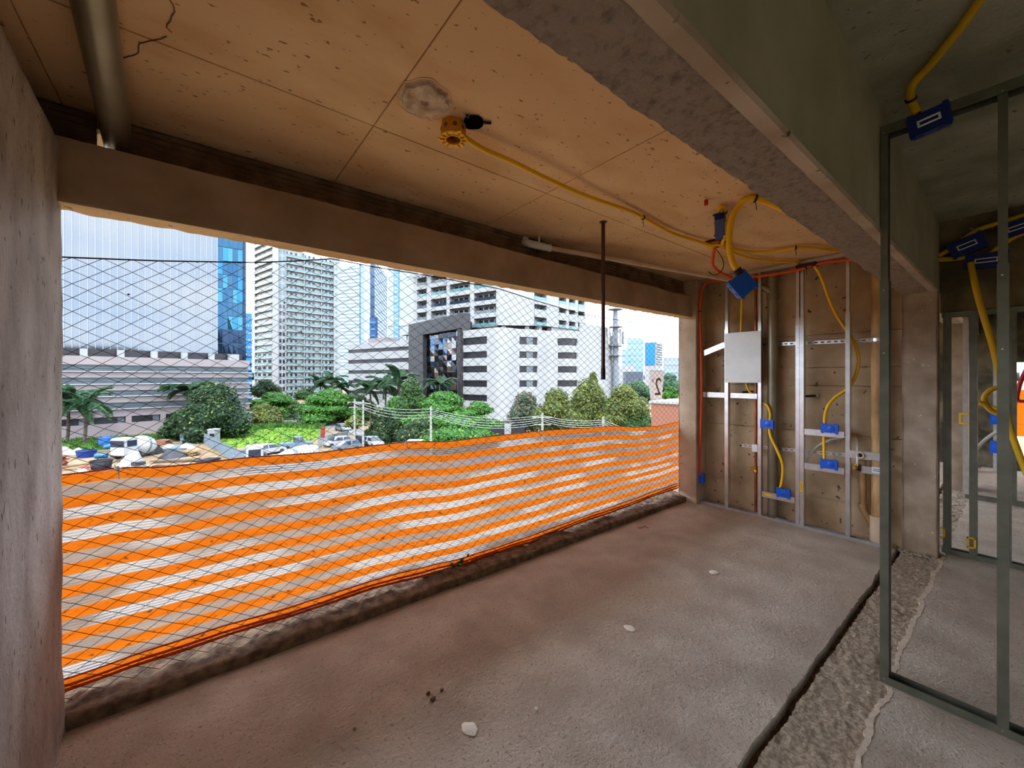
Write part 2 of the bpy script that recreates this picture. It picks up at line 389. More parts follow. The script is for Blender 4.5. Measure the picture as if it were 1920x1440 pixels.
struct('trim_2', rough_box(4.86, 5.02, .425, .64, -.06, ZL + .02), colm, 'plastered concrete column with white specks under the beam', smooth=True, recalc=False)
mb = MB(); 
for k in range(46):
    x, y = 4.84 + U(-.06, .0), U(.36, .66); s = U(.006, .02)
    mb.lathe([(.01, 0), (s, s * .3), (s * .7, s * .9), (.002, s)], (x, y, -.01), n=6)
tag(single('mortar_rubble', mb, M['rough'], 'small mortar crumbs at the foot of the plastered column', 'rubble'), kind='stuff')
struct('trim_3', rough_box(8.0, 8.4, .425, .64, -.06, ZL + .02), colm, 'far concrete column seen through the stud frame', smooth=True, recalc=False)
# --- window wall: lintel, ribbed board over it, kerb, pier
def lint_top(x): return 2.49 + .012 * nz3(x, 2, 0, 2.2) - max(0, (x - 1.2)) * .006
xl = [-.62 + i * .03 for i in range(int(5.34 / .03) + 1)]
mb = MB(); n_ = len(xl)
rows = []
for x in xl:
    rag = .016 * nz3(x, 0, 0, 5) + .012 * nz3(x, 4, 0, 19); 
    ins = .003 * nz3(x, 9, 0, 2.5)
    rows.append([(x, 2.55, lint_top(x)), (x, 2.432 + ins, lint_top(x) + .004 * nz3(x, 6, 0, 25)), (x, 2.430 + ins, 2.36), (x, 2.430 + ins, ZL + .008), (x, 2.436 + ins, ZL), (x, 2.50, ZL - .002), (x, 2.548 + rag, ZL - .004 + .006 * nz3(x, 8, 0, 15)), (x, 2.56 + rag * .4, ZL + .05), (x, 2.56, lint_top(x))])
m_ = len(rows[0]); mb.add([p for r in rows for p in r], [(i * m_ + j, i * m_ + j + 1, (i + 1) * m_ + j + 1, (i + 1) * m_ + j) for i in range(n_ - 1) for j in range(m_ - 1)])
lint = struct('wall_window', mb, M['lintel'], 'window wall: plastered lintel over a wide opening', smooth=True)
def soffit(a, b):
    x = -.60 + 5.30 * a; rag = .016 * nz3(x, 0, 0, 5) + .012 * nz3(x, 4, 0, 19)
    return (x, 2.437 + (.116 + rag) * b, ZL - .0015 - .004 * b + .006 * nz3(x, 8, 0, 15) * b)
tag(obj('soffit', MB().grid(soffit, 300, 5), M['ceil'], lint, smooth='all'), 'formwork stained underside of the lintel, lightened as if lit from below, with broken outer edge')  # ceiling tan instead of lintel colour: stain plus painted light from below
# ribbed board above lintel with a gap by the pipe; mortar smeared on its right half
def ribbed(x0, x1):
    def fn(a, b):
        x = x0 + (x1 - x0) * a; z = 2.46 + .235 * b
        return (x, 2.535 + .006 * math.sin(b * 2 * math.pi * 8) + .004 * nz3(x, z, 0, 3), z)
    return MB().grid(fn, max(4, int((x1 - x0) / .08)), 64)
gx0, gx1 = atY(181, 260, 2.53).x, atY(207, 260, 2.53).x
for a, b in ((-.9, gx0), (gx1 + .01, 4.75)):
    obj('ribbed_board', ribbed(a, b), M['wood'], lint, smooth=True)
def smear(a, b):
    x = 1.1 + 3.6 * a; hgt = .06 + .045 * (nz3(x, 3, 0, 3) + .6 * nz3(x, 5, 0, 11)) + .02 * a
    z = lint_top(x) - .015 + hgt * b
    return (x, 2.525 - (.03 + .02 * nz3(x, z, 7, 14)) * (1 - b) + .012 * nz3(x, z, 2, 40) - .0 * b, z)
tag(obj('mortar_smear', MB().grid(smear, 180, 8), M['soil'], lint, smooth=True), 'lumpy mortar smeared along the board')
# kerb under the net
def kerb(a, b):
    x = -.62 + a * 5.35
    if b < .25: y = 2.50; z = -.02 + (.075 + .018 * nz3(x, 1, 0, 3) + .008 * nz3(x, 1, 4, 13)) * b / .25 + .0
    else:
        q = (b - .25) / .75; y = 2.505 + .30 * q
        z = .055 + .018 * nz3(x, 1, 0, 3) + .008 * nz3(x, 1, 4, 13) + .035 * q + (.016 * nz3(x, y, 0, 12) + .010 * nz3(x, y, 5, 34)) * min(1, q * 4)
    if b < .25: y += .006 * nz3(x, z, 0, 9)
    return (x, y, z)
tag(obj('kerb', MB().grid(kerb, 420, 26), M['soil'], lint, smooth='all'), 'dark crumbling kerb under the net')
tag(obj('pier', rough_box(4.655, 4.9, 2.375, 2.60, -.05, 2.70, .003), M['conc'], lint, smooth=True, recalc=False), 'concrete pier at the right end of the opening')
obj('slab_edge', MB().box(-3, 10.6, 2.57, 4.2, 2.86, 3.05), M['conc'], lint)  # unseen overhang, reach set to shade the floor near the net
gx0, gx1 = atY(181, 260, 2.53).x, atY(207, 260, 2.53).x
obj('slab_edge', MB().box(gx1 + .02, 10.6, 2.57, 2.62, 2.45, 2.87).box(-3, gx0 - .01, 2.57, 2.62, 2.45, 2.87).box(gx0 - .01, gx1 + .02, 2.57, 2.62, 2.62, 2.87), M['conc'], lint)
# --- left wall (stub) with its top just below the slab
def lw(a, b):
    y = .55 + a * 2.02; z = -.05 + b * 2.537
    x = -.412 - max(0, y - 1.5) * .038 + .006 * nz3(y, z, 0, 2) + .004 * nz3(y, z, 3, 9)
    k = max(0, (y - 2.50) / .07); x -= .05 * k * k
    if b > .99: x -= .02
    x += .03 * max(0, (.35 - z)) * 1.0
    return (x, y, z)
mb = MB().grid(lw, 70, 90); mb.box(-.75, -.49, .56, 2.555, -.05, 2.485)
struct('wall_left', mb, M['leftwall'], 'grey plastered left wall', smooth=True)
struct('wall_left', MB().box(-1.2, -.62, .55, 2.58, -.05, 2.69), M['wood'], 'dark masonry behind the left wall')
# --- back wall of cast concrete lifts
bw = struct('wall_back', MB().box(4.94, 5.03, .60, 2.60, -.06, 2.72), M['wallback'], 'board-marked concrete wall behind the studs')
lifts = [-.06, .30, .95, 1.42, 1.60, 1.93, 2.70]
for k in range(6):
    def lift(a, b, k=k):
        y = .63 + a * 1.95; z0, z1 = lifts[k] + .003, lifts[k + 1] - .003; z = z0 + (z1 - z0) * b
        return (4.905 + (.012 if k == 5 else 0) - .006 * (k % 2) + .003 * nz3(y, z, k, 3) + .002 * nz3(y, z, 0, 12), y, z)
    mb = MB().grid(lift, 40, 8); mb.box(4.925, 4.945, .63, 2.58, lifts[k] + .003, lifts[k + 1] - .003)
    obj('concrete_lift', mb, M['wallback'], bw, smooth=True)
# --- rest of the shell: wall over the door frame, far room, outer walls (unseen openings sized to let light in)
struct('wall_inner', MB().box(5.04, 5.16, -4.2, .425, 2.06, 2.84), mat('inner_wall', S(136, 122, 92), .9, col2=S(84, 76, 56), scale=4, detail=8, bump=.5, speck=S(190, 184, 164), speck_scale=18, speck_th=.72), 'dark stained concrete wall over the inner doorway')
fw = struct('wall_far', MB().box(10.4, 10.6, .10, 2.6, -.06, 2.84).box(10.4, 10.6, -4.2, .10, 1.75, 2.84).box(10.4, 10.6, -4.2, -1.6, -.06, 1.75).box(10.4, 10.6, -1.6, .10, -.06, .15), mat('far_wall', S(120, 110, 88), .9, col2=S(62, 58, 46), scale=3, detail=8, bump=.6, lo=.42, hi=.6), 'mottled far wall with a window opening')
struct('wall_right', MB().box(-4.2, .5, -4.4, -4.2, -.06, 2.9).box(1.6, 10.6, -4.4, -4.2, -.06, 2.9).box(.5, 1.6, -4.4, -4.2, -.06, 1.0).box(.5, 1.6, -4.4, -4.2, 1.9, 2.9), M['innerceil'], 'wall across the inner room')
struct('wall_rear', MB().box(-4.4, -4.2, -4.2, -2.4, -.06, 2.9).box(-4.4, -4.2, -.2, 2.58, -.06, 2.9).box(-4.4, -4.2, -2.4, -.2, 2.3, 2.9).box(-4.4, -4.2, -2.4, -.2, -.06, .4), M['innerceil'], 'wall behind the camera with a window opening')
struct('wall_bay', MB().box(10.4, 10.6, 2.4, 2.6, -.06, 2.7).box(4.9, 10.6, 2.5, 2.62, 2.3, 2.7), M['conc'], 'lintel of the next bay')

# ================================================================= ORANGE BARRIER NET
NY = 2.665
top = [(60, 893), (120, 890), (200, 880), (222, 877), (300, 876), (400, 866), (480, 857), (600, 848), (700, 835), (760, 829), (830, 828), (900, 821), (1010, 808), (1060, 805), (1150, 799), (1195, 801), (1230, 800), (1268, 791), (1290, 784)]
bot = [(60, 1304), (120, 1289), (200, 1262), (300, 1226), (420, 1186), (600, 1130), (700, 1098), (860, 1057), (1000, 1010), (1150, 955), (1268, 912), (1290, 905)]
tz = sorted((atY(u, v, NY).x, atY(u, v, NY).z) for u, v in top); bz = sorted((atY(u, v, NY).x, atY(u, v, NY).z) for u, v in bot)
def interp(tab, x):
    if x <= tab[0][0]: return tab[0][1]
    for (a, b), (c, d) in zip(tab, tab[1:]):
        if x <= c: return b + (d - b) * (x - a) / (c - a)
    return tab[-1][1]
NX0, NX1 = -.60, 4.80
def netp(x, r):
    zt, zb = interp(tz, x), interp(bz, x) - .0
    zt += .006 * nz3(x, 0, 0, 3)
    y = NY + .012 * nz3(x, r * 2, 0, 2.0) + .006 * nz3(x, r * 6, 4, 6) + .03 * math.sin(r * 3.1) * nz3(x, 1, 8, .8)
    y -= .015 * max(0, r - .93) / .07
    r2 = r + .008 * nz3(x, r, 3, 1.6) * math.sin(r * math.pi)
    return (x, y, zt + (zb - zt) * r2)
net = thing('barrier_net', 'orange and white striped plastic barrier net stretched across the lower window opening', 'barrier net', (2.1, NY, .1))
NB = 9; per = 1 / (NB + .42)
def strip(name, r0, r1, m, nv=4, off=0.0):
    nu = 200; mb = MB(); uv = []
    mb.grid(lambda a, b: (lambda p: (p[0], p[1] + off, p[2]))(netp(NX0 + (NX1 - NX0) * a, r0 + (r1 - r0) * b)), nu, nv)
    for j in range(nv + 1):
        for i in range(nu + 1): uv.append((NX0 + (NX1 - NX0) * i / nu + r0 * 7, (r0 + (r1 - r0) * j / nv) if m is not M['gauze'] else (.1 * j / nv + round(r0 * 20))))
    return obj(name, mb, m, net, smooth='all', recalc=False, uv=uv)
for k in range(NB):
    a = k * per; strip('orange_band', a, a + per * .49, M['band']); strip('white_gauze', a + per * .49, a + per, M['gauze'])
strip('orange_band', NB * per, 1.0, M['band'])
# folded hem: the lower edge is bunched up in front of the net
mb = MB()
for dz, dy, r in ((.016, -.010, .006), (.002, -.022, .007), (.045, -.006, .004)):
    pts = [(lambda p, x=x: Vector((p[0], p[1] + dy + .006 * nz3(x, dz, 0, 4), p[2] + dz + .012 * nz3(x, dz * 9, 1, 2.2))))(netp(x, 1.0)) for x in [NX0 + i * .05 for i in range(int((NX1 - NX0) / .05))]]
    mb.tube(pts, r, 6, rf=lambda i, r: r * (1 + .4 * nz3(i * .2, r * 50, 0, 1)))
tag(obj('folded_hem', mb, M['band'], net, smooth=True), 'bunched orange lower hem')
mb = MB(); mb.tube([Vector(netp(x, 0)) + Vector((0, -.004, .001)) for x in [NX0 + i * .04 for i in range(int((NX1 - NX0) / .04))]], .0035, 6)
tag(obj('top_cord', mb, M['red'], net), 'dark red cord along the top edge')
def tie(u, v, name, label, m):
    c = Vector(netp(atY(u, v, NY).x, 0)) + Vector((0, -.02, 0)); mb = MB()
    mb.lathe([(.004, -.012), (.010, -.006), (.011, .004), (.004, .012)], c, (0, 0, 1), 8)
    for dx, dz in ((-.045, -.012), (.05, -.015), (.005, -.05), (-.01, .02)):
        mb.tube(cat([c, c + Vector((dx * .6, -.006, dz * .3)), c + Vector((dx, -.004, dz))], .01), .0022, 5)
    single(name, mb, m, label, 'tie')
tie(222, 877, 'string_knot', 'white string knot tying the orange net up at its left end', M['white'])
tie(760, 829, 'string_knot', 'small white string knot on the net edge above mid opening', M['white'])
tie(1008, 808, 'string_knot', 'small white string knot on the net edge near the hanging rod', M['white'])

# ================================================================= DIAMOND SAFETY NET
WY = 2.60
tp = [(60, 478), (120, 482), (300, 489), (420, 491), (480, 492), (560, 489), (622, 485), (700, 500), (800, 516), (935, 541), (1000, 562), (1094, 590), (1180, 603), (1270, 612), (1295, 613)]
wt = sorted((atY(u, v, WY).x, atY(u, v, WY).z) for u, v in tp)
ln = thing('safety_net', 'dark knotted diamond mesh safety net hung across the window opening', 'safety net', (2.1, WY, 0))
mb = MB(); hw = .0475; I = int(5.4 / hw); J = 66
nodes = {}
for i in range(I + 1):
    x = -.62 + i * hw; zt = interp(wt, x); 
    for j in range(J + 1):
        if (i + j) % 2: continue
        q = j / J; z = zt + (.07 - zt) * q
        sl = 1 - .6 * max(0, q - .75) / .25
        nodes[i, j] = Vector((x + .010 * nz3(x, z, 0, 2.2) + .02 * nz3(x, z, 4, .9) + U(-.002, .002), WY + .012 * nz3(x, z, 9, 1.2), z + .012 * nz3(x, z, 6, 2.4) * min(1, q * 6) + U(-.0015, .0015)))
for (i, j), p in nodes.items():
    for di in (1, -1):
        q = nodes.get((i + di, j + 1))
        if q is None: continue
        d = (q - p).normalized(); sx = d.cross(Vector((0, 1, 0))).normalized() * .0014; sy = Vector((0, 1, 0)) * .0014
        o = [sx, -sx * .5 + sy, -sx * .5 - sy]
        mb.add([p + k for k in o] + [q + k for k in o], [(0, 1, 4, 3), (1, 2, 5, 4), (2, 0, 3, 5)])
tag(obj('mesh_cords', mb, M['cord'], ln, recalc=False), kind='stuff')
mb = MB(); mb.tube([Vector((x, WY + .003, interp(wt, x))) for x in [-.62 + i * .03 for i in range(int(5.4 / .03))]], .0036, 6)
obj('top_rope', mb, M['cord'], ln, smooth=True)
mb = MB()
for u, v in ((241, 487), (370, 491), (533, 568), (565, 622), (241, 552)):
    mb.lathe([(.001, -.006), (.005, 0), (.001, .006)], atY(u, v, WY - .003), (1, 0, .2), 6)
obj('knot', mb, M['cord'], ln)
# paper sheet with the floor number, seen from behind
c = atY(1231, 722, 2.69); pap = thing('paper_sign', 'translucent paper sheet with a reversed numeral hung outside the net by the pier', 'sign', c)
W_, H_ = .14, .345
def pf(a, b):
    return (c.x + (a - .5) * 2 * W_ * (1 - .12 * b) + b * .03, c.y + .012 * math.sin(a * 4 + b * 3) + .02 * b, c.z + H_ / 2 - b * H_)
obj('sheet', MB().grid(pf, 6, 10), M['paper'], pap, smooth='all', recalc=False)
tm = mat('faded_marker', S(214, 164, 156), .7)
text('numeral', '2', .30, (c.x + .02, c.y - .008, c.z - .03), (-1, 0, 0), (0, 0, 1), tm, pap)
text('ordinal_mark', 'o', .085, (c.x - .09, c.y - .008, c.z + .06), (-1, 0, 0), (0, 0, 1), tm, pap)
obj('top_wire', MB().tube([(c.x - W_ - .01, c.y - .003, c.z + H_ / 2), (c.x + W_ + .01, c.y - .003, c.z + H_ / 2)], .002, 5), M['cord'], pap)
# ================================================================= STUD FRAMES
def stud(mb, x0, x1, y0, y1, z0, z1, web, t=.0025):
    """C stud: flanges facing -X and +X, web on the low-Y or high-Y side, open lips on the other"""
    mb.box(x0, x0 + t, y0, y1, z0, z1); mb.box(x1 - t, x1, y0, y1, z0, z1)
    w0, w1 = (y0, y0 + t) if web == 'lo' else (y1 - t, y1); l0, l1 = (y1 - t, y1) if web == 'lo' else (y0, y0 + t)
    mb.box(x0 + t, x1 - t, w0, w1, z0, z1); mb.box(x0 + t, x0 + .009, l0, l1, z0, z1); mb.box(x1 - .009, x1 - t, l0, l1, z0, z1)
    return mb
def track(mb, x0, x1, y0, y1, z, up, h=.032, t=.0025):
    a, b = (z, z + h) if up else (z - h, z)
    mb.box(x0, x0 + t, y0, y1, a, b); mb.box(x1 - t, x1, y0, y1, a, b)
    mb.box(x0 + t, x1 - t, y0, y1, *( (z, z + t) if up else (z - t, z)))
    return mb
def screws(pts, parent, m, ax=(-1, 0, 0), r=.005):
    for p in pts: obj('screw', MB().lathe([(r, 0), (r * .9, .002), (r * .4, .0035)], p, ax, 8), m, parent)
# ---- service frame in front of the back wall
FX, FB = 4.74, 4.795
fr = thing('stud_frame', 'galvanised steel stud frame full of pipes and conduits against the back wall', 'metal frame', (FX, 1.6, 0))
def Yx(u, x=FX): return atX(u, CY, x).y
yl, yr = 2.372, .70
obj('floor_track', track(MB(), FX - .003, FB + .003, yr, yl, -.004, True), M['galv'], fr)
obj('top_track', track(MB(), FX - .003, FB + .003, yr, yl, 2.668, False, h=.04), M['galv'], fr)
SU = [(1303, 1311, 'hi'), (1358.5, 1365, 'lo'), (1421, 1427, 'lo'), (1491.5, 1499, 'hi'), (1499.5, 1507, 'lo'), (1585, 1593.5, 'lo')]
SP = []
for a, b, wb in SU:
    y1, y0 = Yx(a), Yx(b); SP.append((y0, y1))
    zs = zz(575 if a > 1480 else 590, atX(a, CY, FX).dot(Vector((DX, DY, 0))))
    o = obj('stud', stud(MB(), FX, FB, y0, y1, .0, 2.05 if a < 1400 else 2.10, wb), M['galv'], fr)
    obj('stud_extension', stud(MB(), FX + .004, FB - .004, y0 + .004, y1 - .004, 2.0, 2.655, wb), M['galv'], fr)
    screws([(FX, (y0 + y1) / 2 + d, z) for z, d in ((2.03, .006), (1.80, -.006), (.016, 0))], fr, M['galv'])
def crossbar(y0, y1, z0, z1, x=FX - .003, d=.022, slope=0.0, m='galv'):
    """shallow tray between two studs, ends lapped on the flanges"""
    p, q = Vector((x, y1 + .03, 0)), Vector((x, y0 - .03, -slope)); mb = MB(); dv = (q - p) / 2; c = (p + q) / 2; h = (z1 - z0) / 2
    mb.obox(c + Vector((0, 0, (z0 + z1) / 2)), dv, Vector((.0015, 0, 0)), Vector((0, 0, h)))
    mb.obox(c + Vector((d / 2, 0, z1)), dv, Vector((d / 2, 0, 0)), Vector((0, 0, .0015)))
    mb.obox(c + Vector((d / 2, 0, z0)), dv, Vector((d / 2, 0, 0)), Vector((0, 0, .0015)))
    o = obj('crossbar', mb, M[m], fr)
    screws([(x - .001, y1 + .015, (z0 + z1) / 2), (x - .001, y0 - .015, (z0 + z1) / 2 - slope)], fr, M['galv'])
    return o
zf = lambda u, v: atX(u, v, FX).z
crossbar(SP[2][1] - .01, SP[3][0] + .01, zf(1458, 937), zf(1458, 927))
crossbar(SP[4][1] - .01, SP[5][0] + .01, zf(1545, 818), zf(1545, 807))
crossbar(SP[4][1] - .01, SP[5][0] + .01, zf(1545, 884), zf(1545, 873))
crossbar(SP[0][1] - .05, SP[1][0] + .02, zf(1336, 745), zf(1336, 736), x=FX + .03)
crossbar(SP[1][1] - .02, SP[2][0] + .02, zf(1394, 747), zf(1394, 738), x=FX + .03)
# wide plumbing bars right of the last stud
def wide(u0, u1, va, vb, nm):
    y1, y0 = Yx(u0), .73
    return tag(obj(nm, MB().box(FX - .006, FX - .003, y0, y1, zf(1620, vb), zf(1620, va)).box(FX - .003, FX + .02, y0, y1, zf(1620, va) - .003, zf(1620, va)), M['galv'], fr), None)
wide(1588, 1660, 847, 861, 'mounting_bar'); wide(1615, 1660, 874, 887, 'mounting_bar')
obj('bracket', MB().box(FX - .009, FX - .004, Yx(1594), Yx(1588.5), zf(1591, 881), zf(1591, 869)).box(FX - .009, FX + .02, Yx(1594.5), Yx(1593.8), zf(1591, 881), zf(1591, 869)), M['galv'], fr)
p = atX(1614, 853, FX - .006)
ring = MB(); ring.lathe([(.019, 0), (.027, 0), (.027, .03), (.019, .03), (.019, 0)], p, (-1, 0, 0), 20, close=False)
tag(obj('drain_sleeve', ring, M['pvc'], fr, smooth=True), 'pale plastic drain sleeve')
obj('sleeve_hole', MB().lathe([(.019, 0), (.019, .002)], p + Vector((-.001, 0, 0)), (-1, 0, 0), 20), M['dark'], fr)
lb = MB().box(FX - .008, FX - .0065, Yx(1652), Yx(1635), zf(1643, 887), zf(1643, 876)); tag(obj('label', lb, M['white'], fr), 'white printed label')
lbm = mat('label_print', S(70, 84, 150), .6)
obj('label_print', MB().box(FX - .0085, FX - .008, Yx(1650), Yx(1637), zf(1643, 880.2), zf(1643, 879)).box(FX - .0085, FX - .008, Yx(1651), Yx(1637), zf(1643, 883.5), zf(1643, 882)), lbm, fr)
tg = MB(); ty0, ty1 = Yx(1506), Yx(1500)
for a, b, c_, d in ((ty0, ty1, 906, 903), (ty0, ty1, 922, 919), (ty0, ty0 + .007, 919, 906), (ty1 - .007, ty1, 919, 906)): tg.box(FX - .004, FX - .002, a, b, zf(1503, c_ if c_ > d else d), zf(1503, min(c_, d)))
tag(obj('marker_tag', tg, M['yellow'], fr), 'yellow slot marker')
obj('marker_tag', MB().box(FX - .006, FX - .003, Yx(1449), Yx(1433), zf(1441, 930), zf(1441, 926)), M['yellow'], fr)
# zinc panel with tilted flat bracket
pn = thing('zinc_panel', 'pale zinc backing plate screwed across two studs of the service frame', 'panel', atX(1393, 716, FX - .006))
ya, yb = Yx(1359.5), Yx(1427.5)
obj('plate', MB().box(FX - .008, FX - .005, yb, ya, zf(1394, 717.5), zf(1394, 622.5)), M['panelw'], pn, bevel=.001)
screws([(FX - .008, ya - .02, zf(1362, 712)), (FX - .008, yb + .02, zf(1424, 714))], pn, M['dark'])
bk = thing('flat_bracket', 'short tilted galvanised strip left of the zinc panel with a tab at its end', 'bracket', atX(1340, 655, FX - .004))
a, b = atX(1359, 646, FX - .004), atX(1318, 663, FX - .004)
obj('strip', MB().bar(a, b, .003, .062, up=(0, 0, 1)), M['galv'], bk)
a2, b2 = atX(1312, 664, FX - .01), atX(1305, 667, FX - .01)
obj('end_tab', MB().bar(a2, b2, .003, .07, up=(0, 0, 1)).bar(b, a2, .003, .02), M['galv'], bk)
# perforated rails on the wall
def rail(name, label, u0, v0, u1, v1, x=4.895, h=.035):
    t = thing(name, label, 'rail', atX(u0, v0, x)); a, b = atX(u0, v0, x), atX(u1, v1, x); mb = MB()
    n = int((b - a).length / .05); 
    mb.bar(a + Vector((0, 0, h * .36)), b + Vector((0, 0, h * .36)), .004, h * .28); mb.bar(a - Vector((0, 0, h * .36)), b - Vector((0, 0, h * .36)), .004, h * .28)
    for k in range(n):
        q = a.lerp(b, (k + .5) / n); d = (b - a).normalized() * .012; mb.bar(q - d, q + d, .004, h * .46)
    obj('perforated_strip', mb, M['galv'], t)
    ends = MB()
    for q in (a, b): ends.lathe([(.012, 0), (.012, .006)], q + Vector((.006, 0, 0)), (-1, 0, 0), 8)
    obj('bolt', ends, M['dark'], t)
rail('perforated_rail', 'upper perforated galvanised rail bolted to the back wall', 1432, 646.5, 1634, 637.5)
rail('perforated_rail', 'lower perforated galvanised rail bolted to the back wall', 1389, 835, 1640, 858)
for u, v, du, lab in ((1508, 743, 22, 'black pipe stub on the back wall beside the double stud'), (1392, 735, 20, 'black pipe stub on the back wall below the zinc panel')):
    a, b = atX(u, v, 4.86), atX(u + du, v - 1, 4.89); t = thing('pipe_stub', lab, 'pipe', a)
    obj('tube', MB().tube([a, b], .012, 8), M['dark'], t); obj('cap', MB().tube([b, b + (b - a).normalized() * .02], .015, 8), M['galv'], t)

# ================================================================= PIPES
sm = dict(smooth=True)
def vpipe(mb, x, y, z0, z1, r, n=18): return mb.tube([(x, y, z0), (x, y, z1)], r, n)
# big soil pipe by the column
bx, by = 4.83, atX(1648, CY, 4.83).y
t = thing('soil_pipe', 'wide stained plastic soil pipe standing between last stud and column', 'pipe', (bx, by, 0))
obj('tube', vpipe(MB(), bx, by, .0, 2.69, .055, 24), M['pvcd'], t, **sm)
obj('coupling', vpipe(MB(), bx, by, .02, .235, .064, 24), M['pvc'], t, **sm)
obj('coupling', vpipe(MB(), bx, by, .235, .25, .067, 24), M['pvc'], t, **sm)
obj('pipe_clamp', vpipe(MB(), bx, by, zz(641, 3.64), zz(635, 3.64), .058, 24), M['galv'], t, **sm)
wx, wy = 4.83, atX(1618, CY, 4.83).y
t = thing('waste_pipe', 'slim cream waste pipe joining the wide soil pipe through a branch', 'pipe', (wx, wy, 0))
obj('tube', vpipe(MB(), wx, wy, .32, zf(1616, 866), .026, 16), M['pvcd'], t, **sm)
obj('elbow', MB().tube(cat([(wx, wy, .33), (wx, wy - .01, .27), (wx, wy - .05, .20), (bx, by + .04, .14)], .015), .031, 16), M['pvcd'], t, **sm)
obj('collar', vpipe(MB(), wx, wy, .30, .335, .034, 16), M['pvcd'], t, **sm)
# grey rain pipe, copper pipe
gx, gy = 4.83, atX(1449, CY, 4.83).y
t = thing('drain_pipe', 'khaki drain pipe with top tee between the copper pipe and double stud', 'pipe', (gx, gy, 0))
obj('tube', vpipe(MB(), gx, gy, .0, 2.60, .048, 22), M['greypipe'], t, **sm)
obj('coupling', vpipe(MB(), gx, gy, zz(562, 4.28), zz(552, 4.28), .055, 22), M['greypipe'], t, **sm)
obj('coupling', vpipe(MB(), gx, gy, zz(530, 4.28), zz(526, 4.28), .053, 22), M['greypipe'], t, **sm)
obj('branch', MB().tube(cat([(gx, gy, zz(552, 4.28)), (gx - .02, gy + .03, zz(545, 4.28)), atX(1424, 536, 4.78), atX(1412, 534, 4.76)], .02), .034, 16), M['greypipe'], t, **sm)
kx, ky = 4.83, atX(1417, CY, 4.83).y
t = thing('copper_pipe', 'copper gas pipe with brass valve and white clamp behind the studs', 'pipe', (kx, ky, 0))
obj('tube', vpipe(MB(), kx, ky, .0, 2.66, .0135, 12), M['copper'], t, **sm)
obj('clamp', MB().box(kx - .025, kx + .03, ky - .028, ky + .03, zz(850, 4.3), zz(836, 4.3)), M['white'], t, bevel=.004)
v = MB(); v.lathe([(.014, 0), (.022, .01), (.022, .04), (.016, .05), (.022, .06), (.022, .085), (.014, .09)], (kx, ky, zz(893, 4.3)), (0, 0, 1), 12); v.lathe([(.008, 0), (.008, .03), (.016, .032), (.016, .042)], (kx, ky + .015, zz(885, 4.3)), (0, 1, 0), 10)
obj('valve', v, M['brass'], t, **sm)
# pvc condensate run along the ceiling
pa, pb, pc_ = atZ(990, 455, 2.60), atZ(1025, 464, 2.585), atX(1416, 533, 4.74)
t = thing('condensate_pipe', 'cream plastic pipe running below the ceiling from a white elbow to the drain', 'pipe', pa)
e0 = atZ(984, 445, 2.665)
obj('tube', MB().tube([pb, pc_], .021, 16), M['pvc'], t, **sm)
obj('elbow', MB().tube(cat([e0, e0 + Vector((0, 0, -.04)), pa + Vector((0, 0, -.005)), pb.lerp(pc_, .0), pb.lerp(pc_, .015)], .012), .030, 16, rf=lambda i, r: r * (1.1 if i % 5 == 0 else .97)), M['white'], t, **sm)
obj('hanger', MB().bar(atZ(1011, 467, 2.57), atZ(1011, 442, 2.67), .012, .004), M['galv'], t)
# grey pipe at top left, going out through the gap over the lintel
q0, q1 = atZ(172, -10, 2.61), atZ(220, 258, 2.575)
dd = (q1 - q0).normalized()
t = thing('vent_pipe', 'fat grey metal vent pipe hanging under the ceiling by the left wall', 'pipe', q0)
obj('tube', MB().tube([q0 - dd * 1.2, q1 + dd * .25], .052, 28), M['greypipe'], t, **sm)
# hanging rod
r0 = atZ(1131, 416, 2.67)
t = thing('hanging_rod', 'thin dark rod hanging from the ceiling in front of the window opening', 'rod', r0)
obj('shaft', MB().tube([r0, r0 + Vector((0, 0, -1.10))], .0145, 12), M['rodm'], t, **sm)
obj('end_sleeve', MB().tube([r0 + Vector((0, 0, -1.10)), r0 + Vector((0, 0, -1.185))], .017, 12), M['dark'], t, **sm)
obj('ceiling_plate', MB().lathe([(.03, 0), (.03, .004), (.018, .006)], r0 + Vector((0, 0, .001)), (0, 0, -1), 12), M['rodm'], t)

# ================================================================= CONDUITS AND BOXES
def conduit(name, label, pts, r=.0135, m='yellow', clips=(), cat_n='conduit', n=10):
    P = cat(pts, .012); P = [p for i, p in enumerate(P) if i == 0 or (p - P[i - 1]).length > 1e-5]
    t = thing(name, label, cat_n, P[0])
    obj('hose', MB().tube(P, r, n, rf=lambda i, r: r * (1.0 if i % 2 else .93)), M[m], t, smooth='all')
    for f in clips:
        i = min(len(P) - 2, max(1, int(f * (len(P) - 1)))); d = (P[i + 1] - P[i - 1]).normalized()
        mb = MB(); mb.lathe([(r * 1.25, -.006), (r * 1.35, 0), (r * 1.25, .006)], P[i], d, 10)
        e = P[i] + Vector((0, 0, -r)); mb.tube([e, e + Vector((.006, -.004, -.055))], .0022, 5)
        obj('cable_tie', mb, M['dark'], t)
    return t
ZC = 2.645
def onc(u, v, z=ZC): return atZ(u, v, z)
def axes(x, y): x = Vector(x).normalized(); z = x.cross(Vector(y)).normalized(); return x, z.cross(x), z
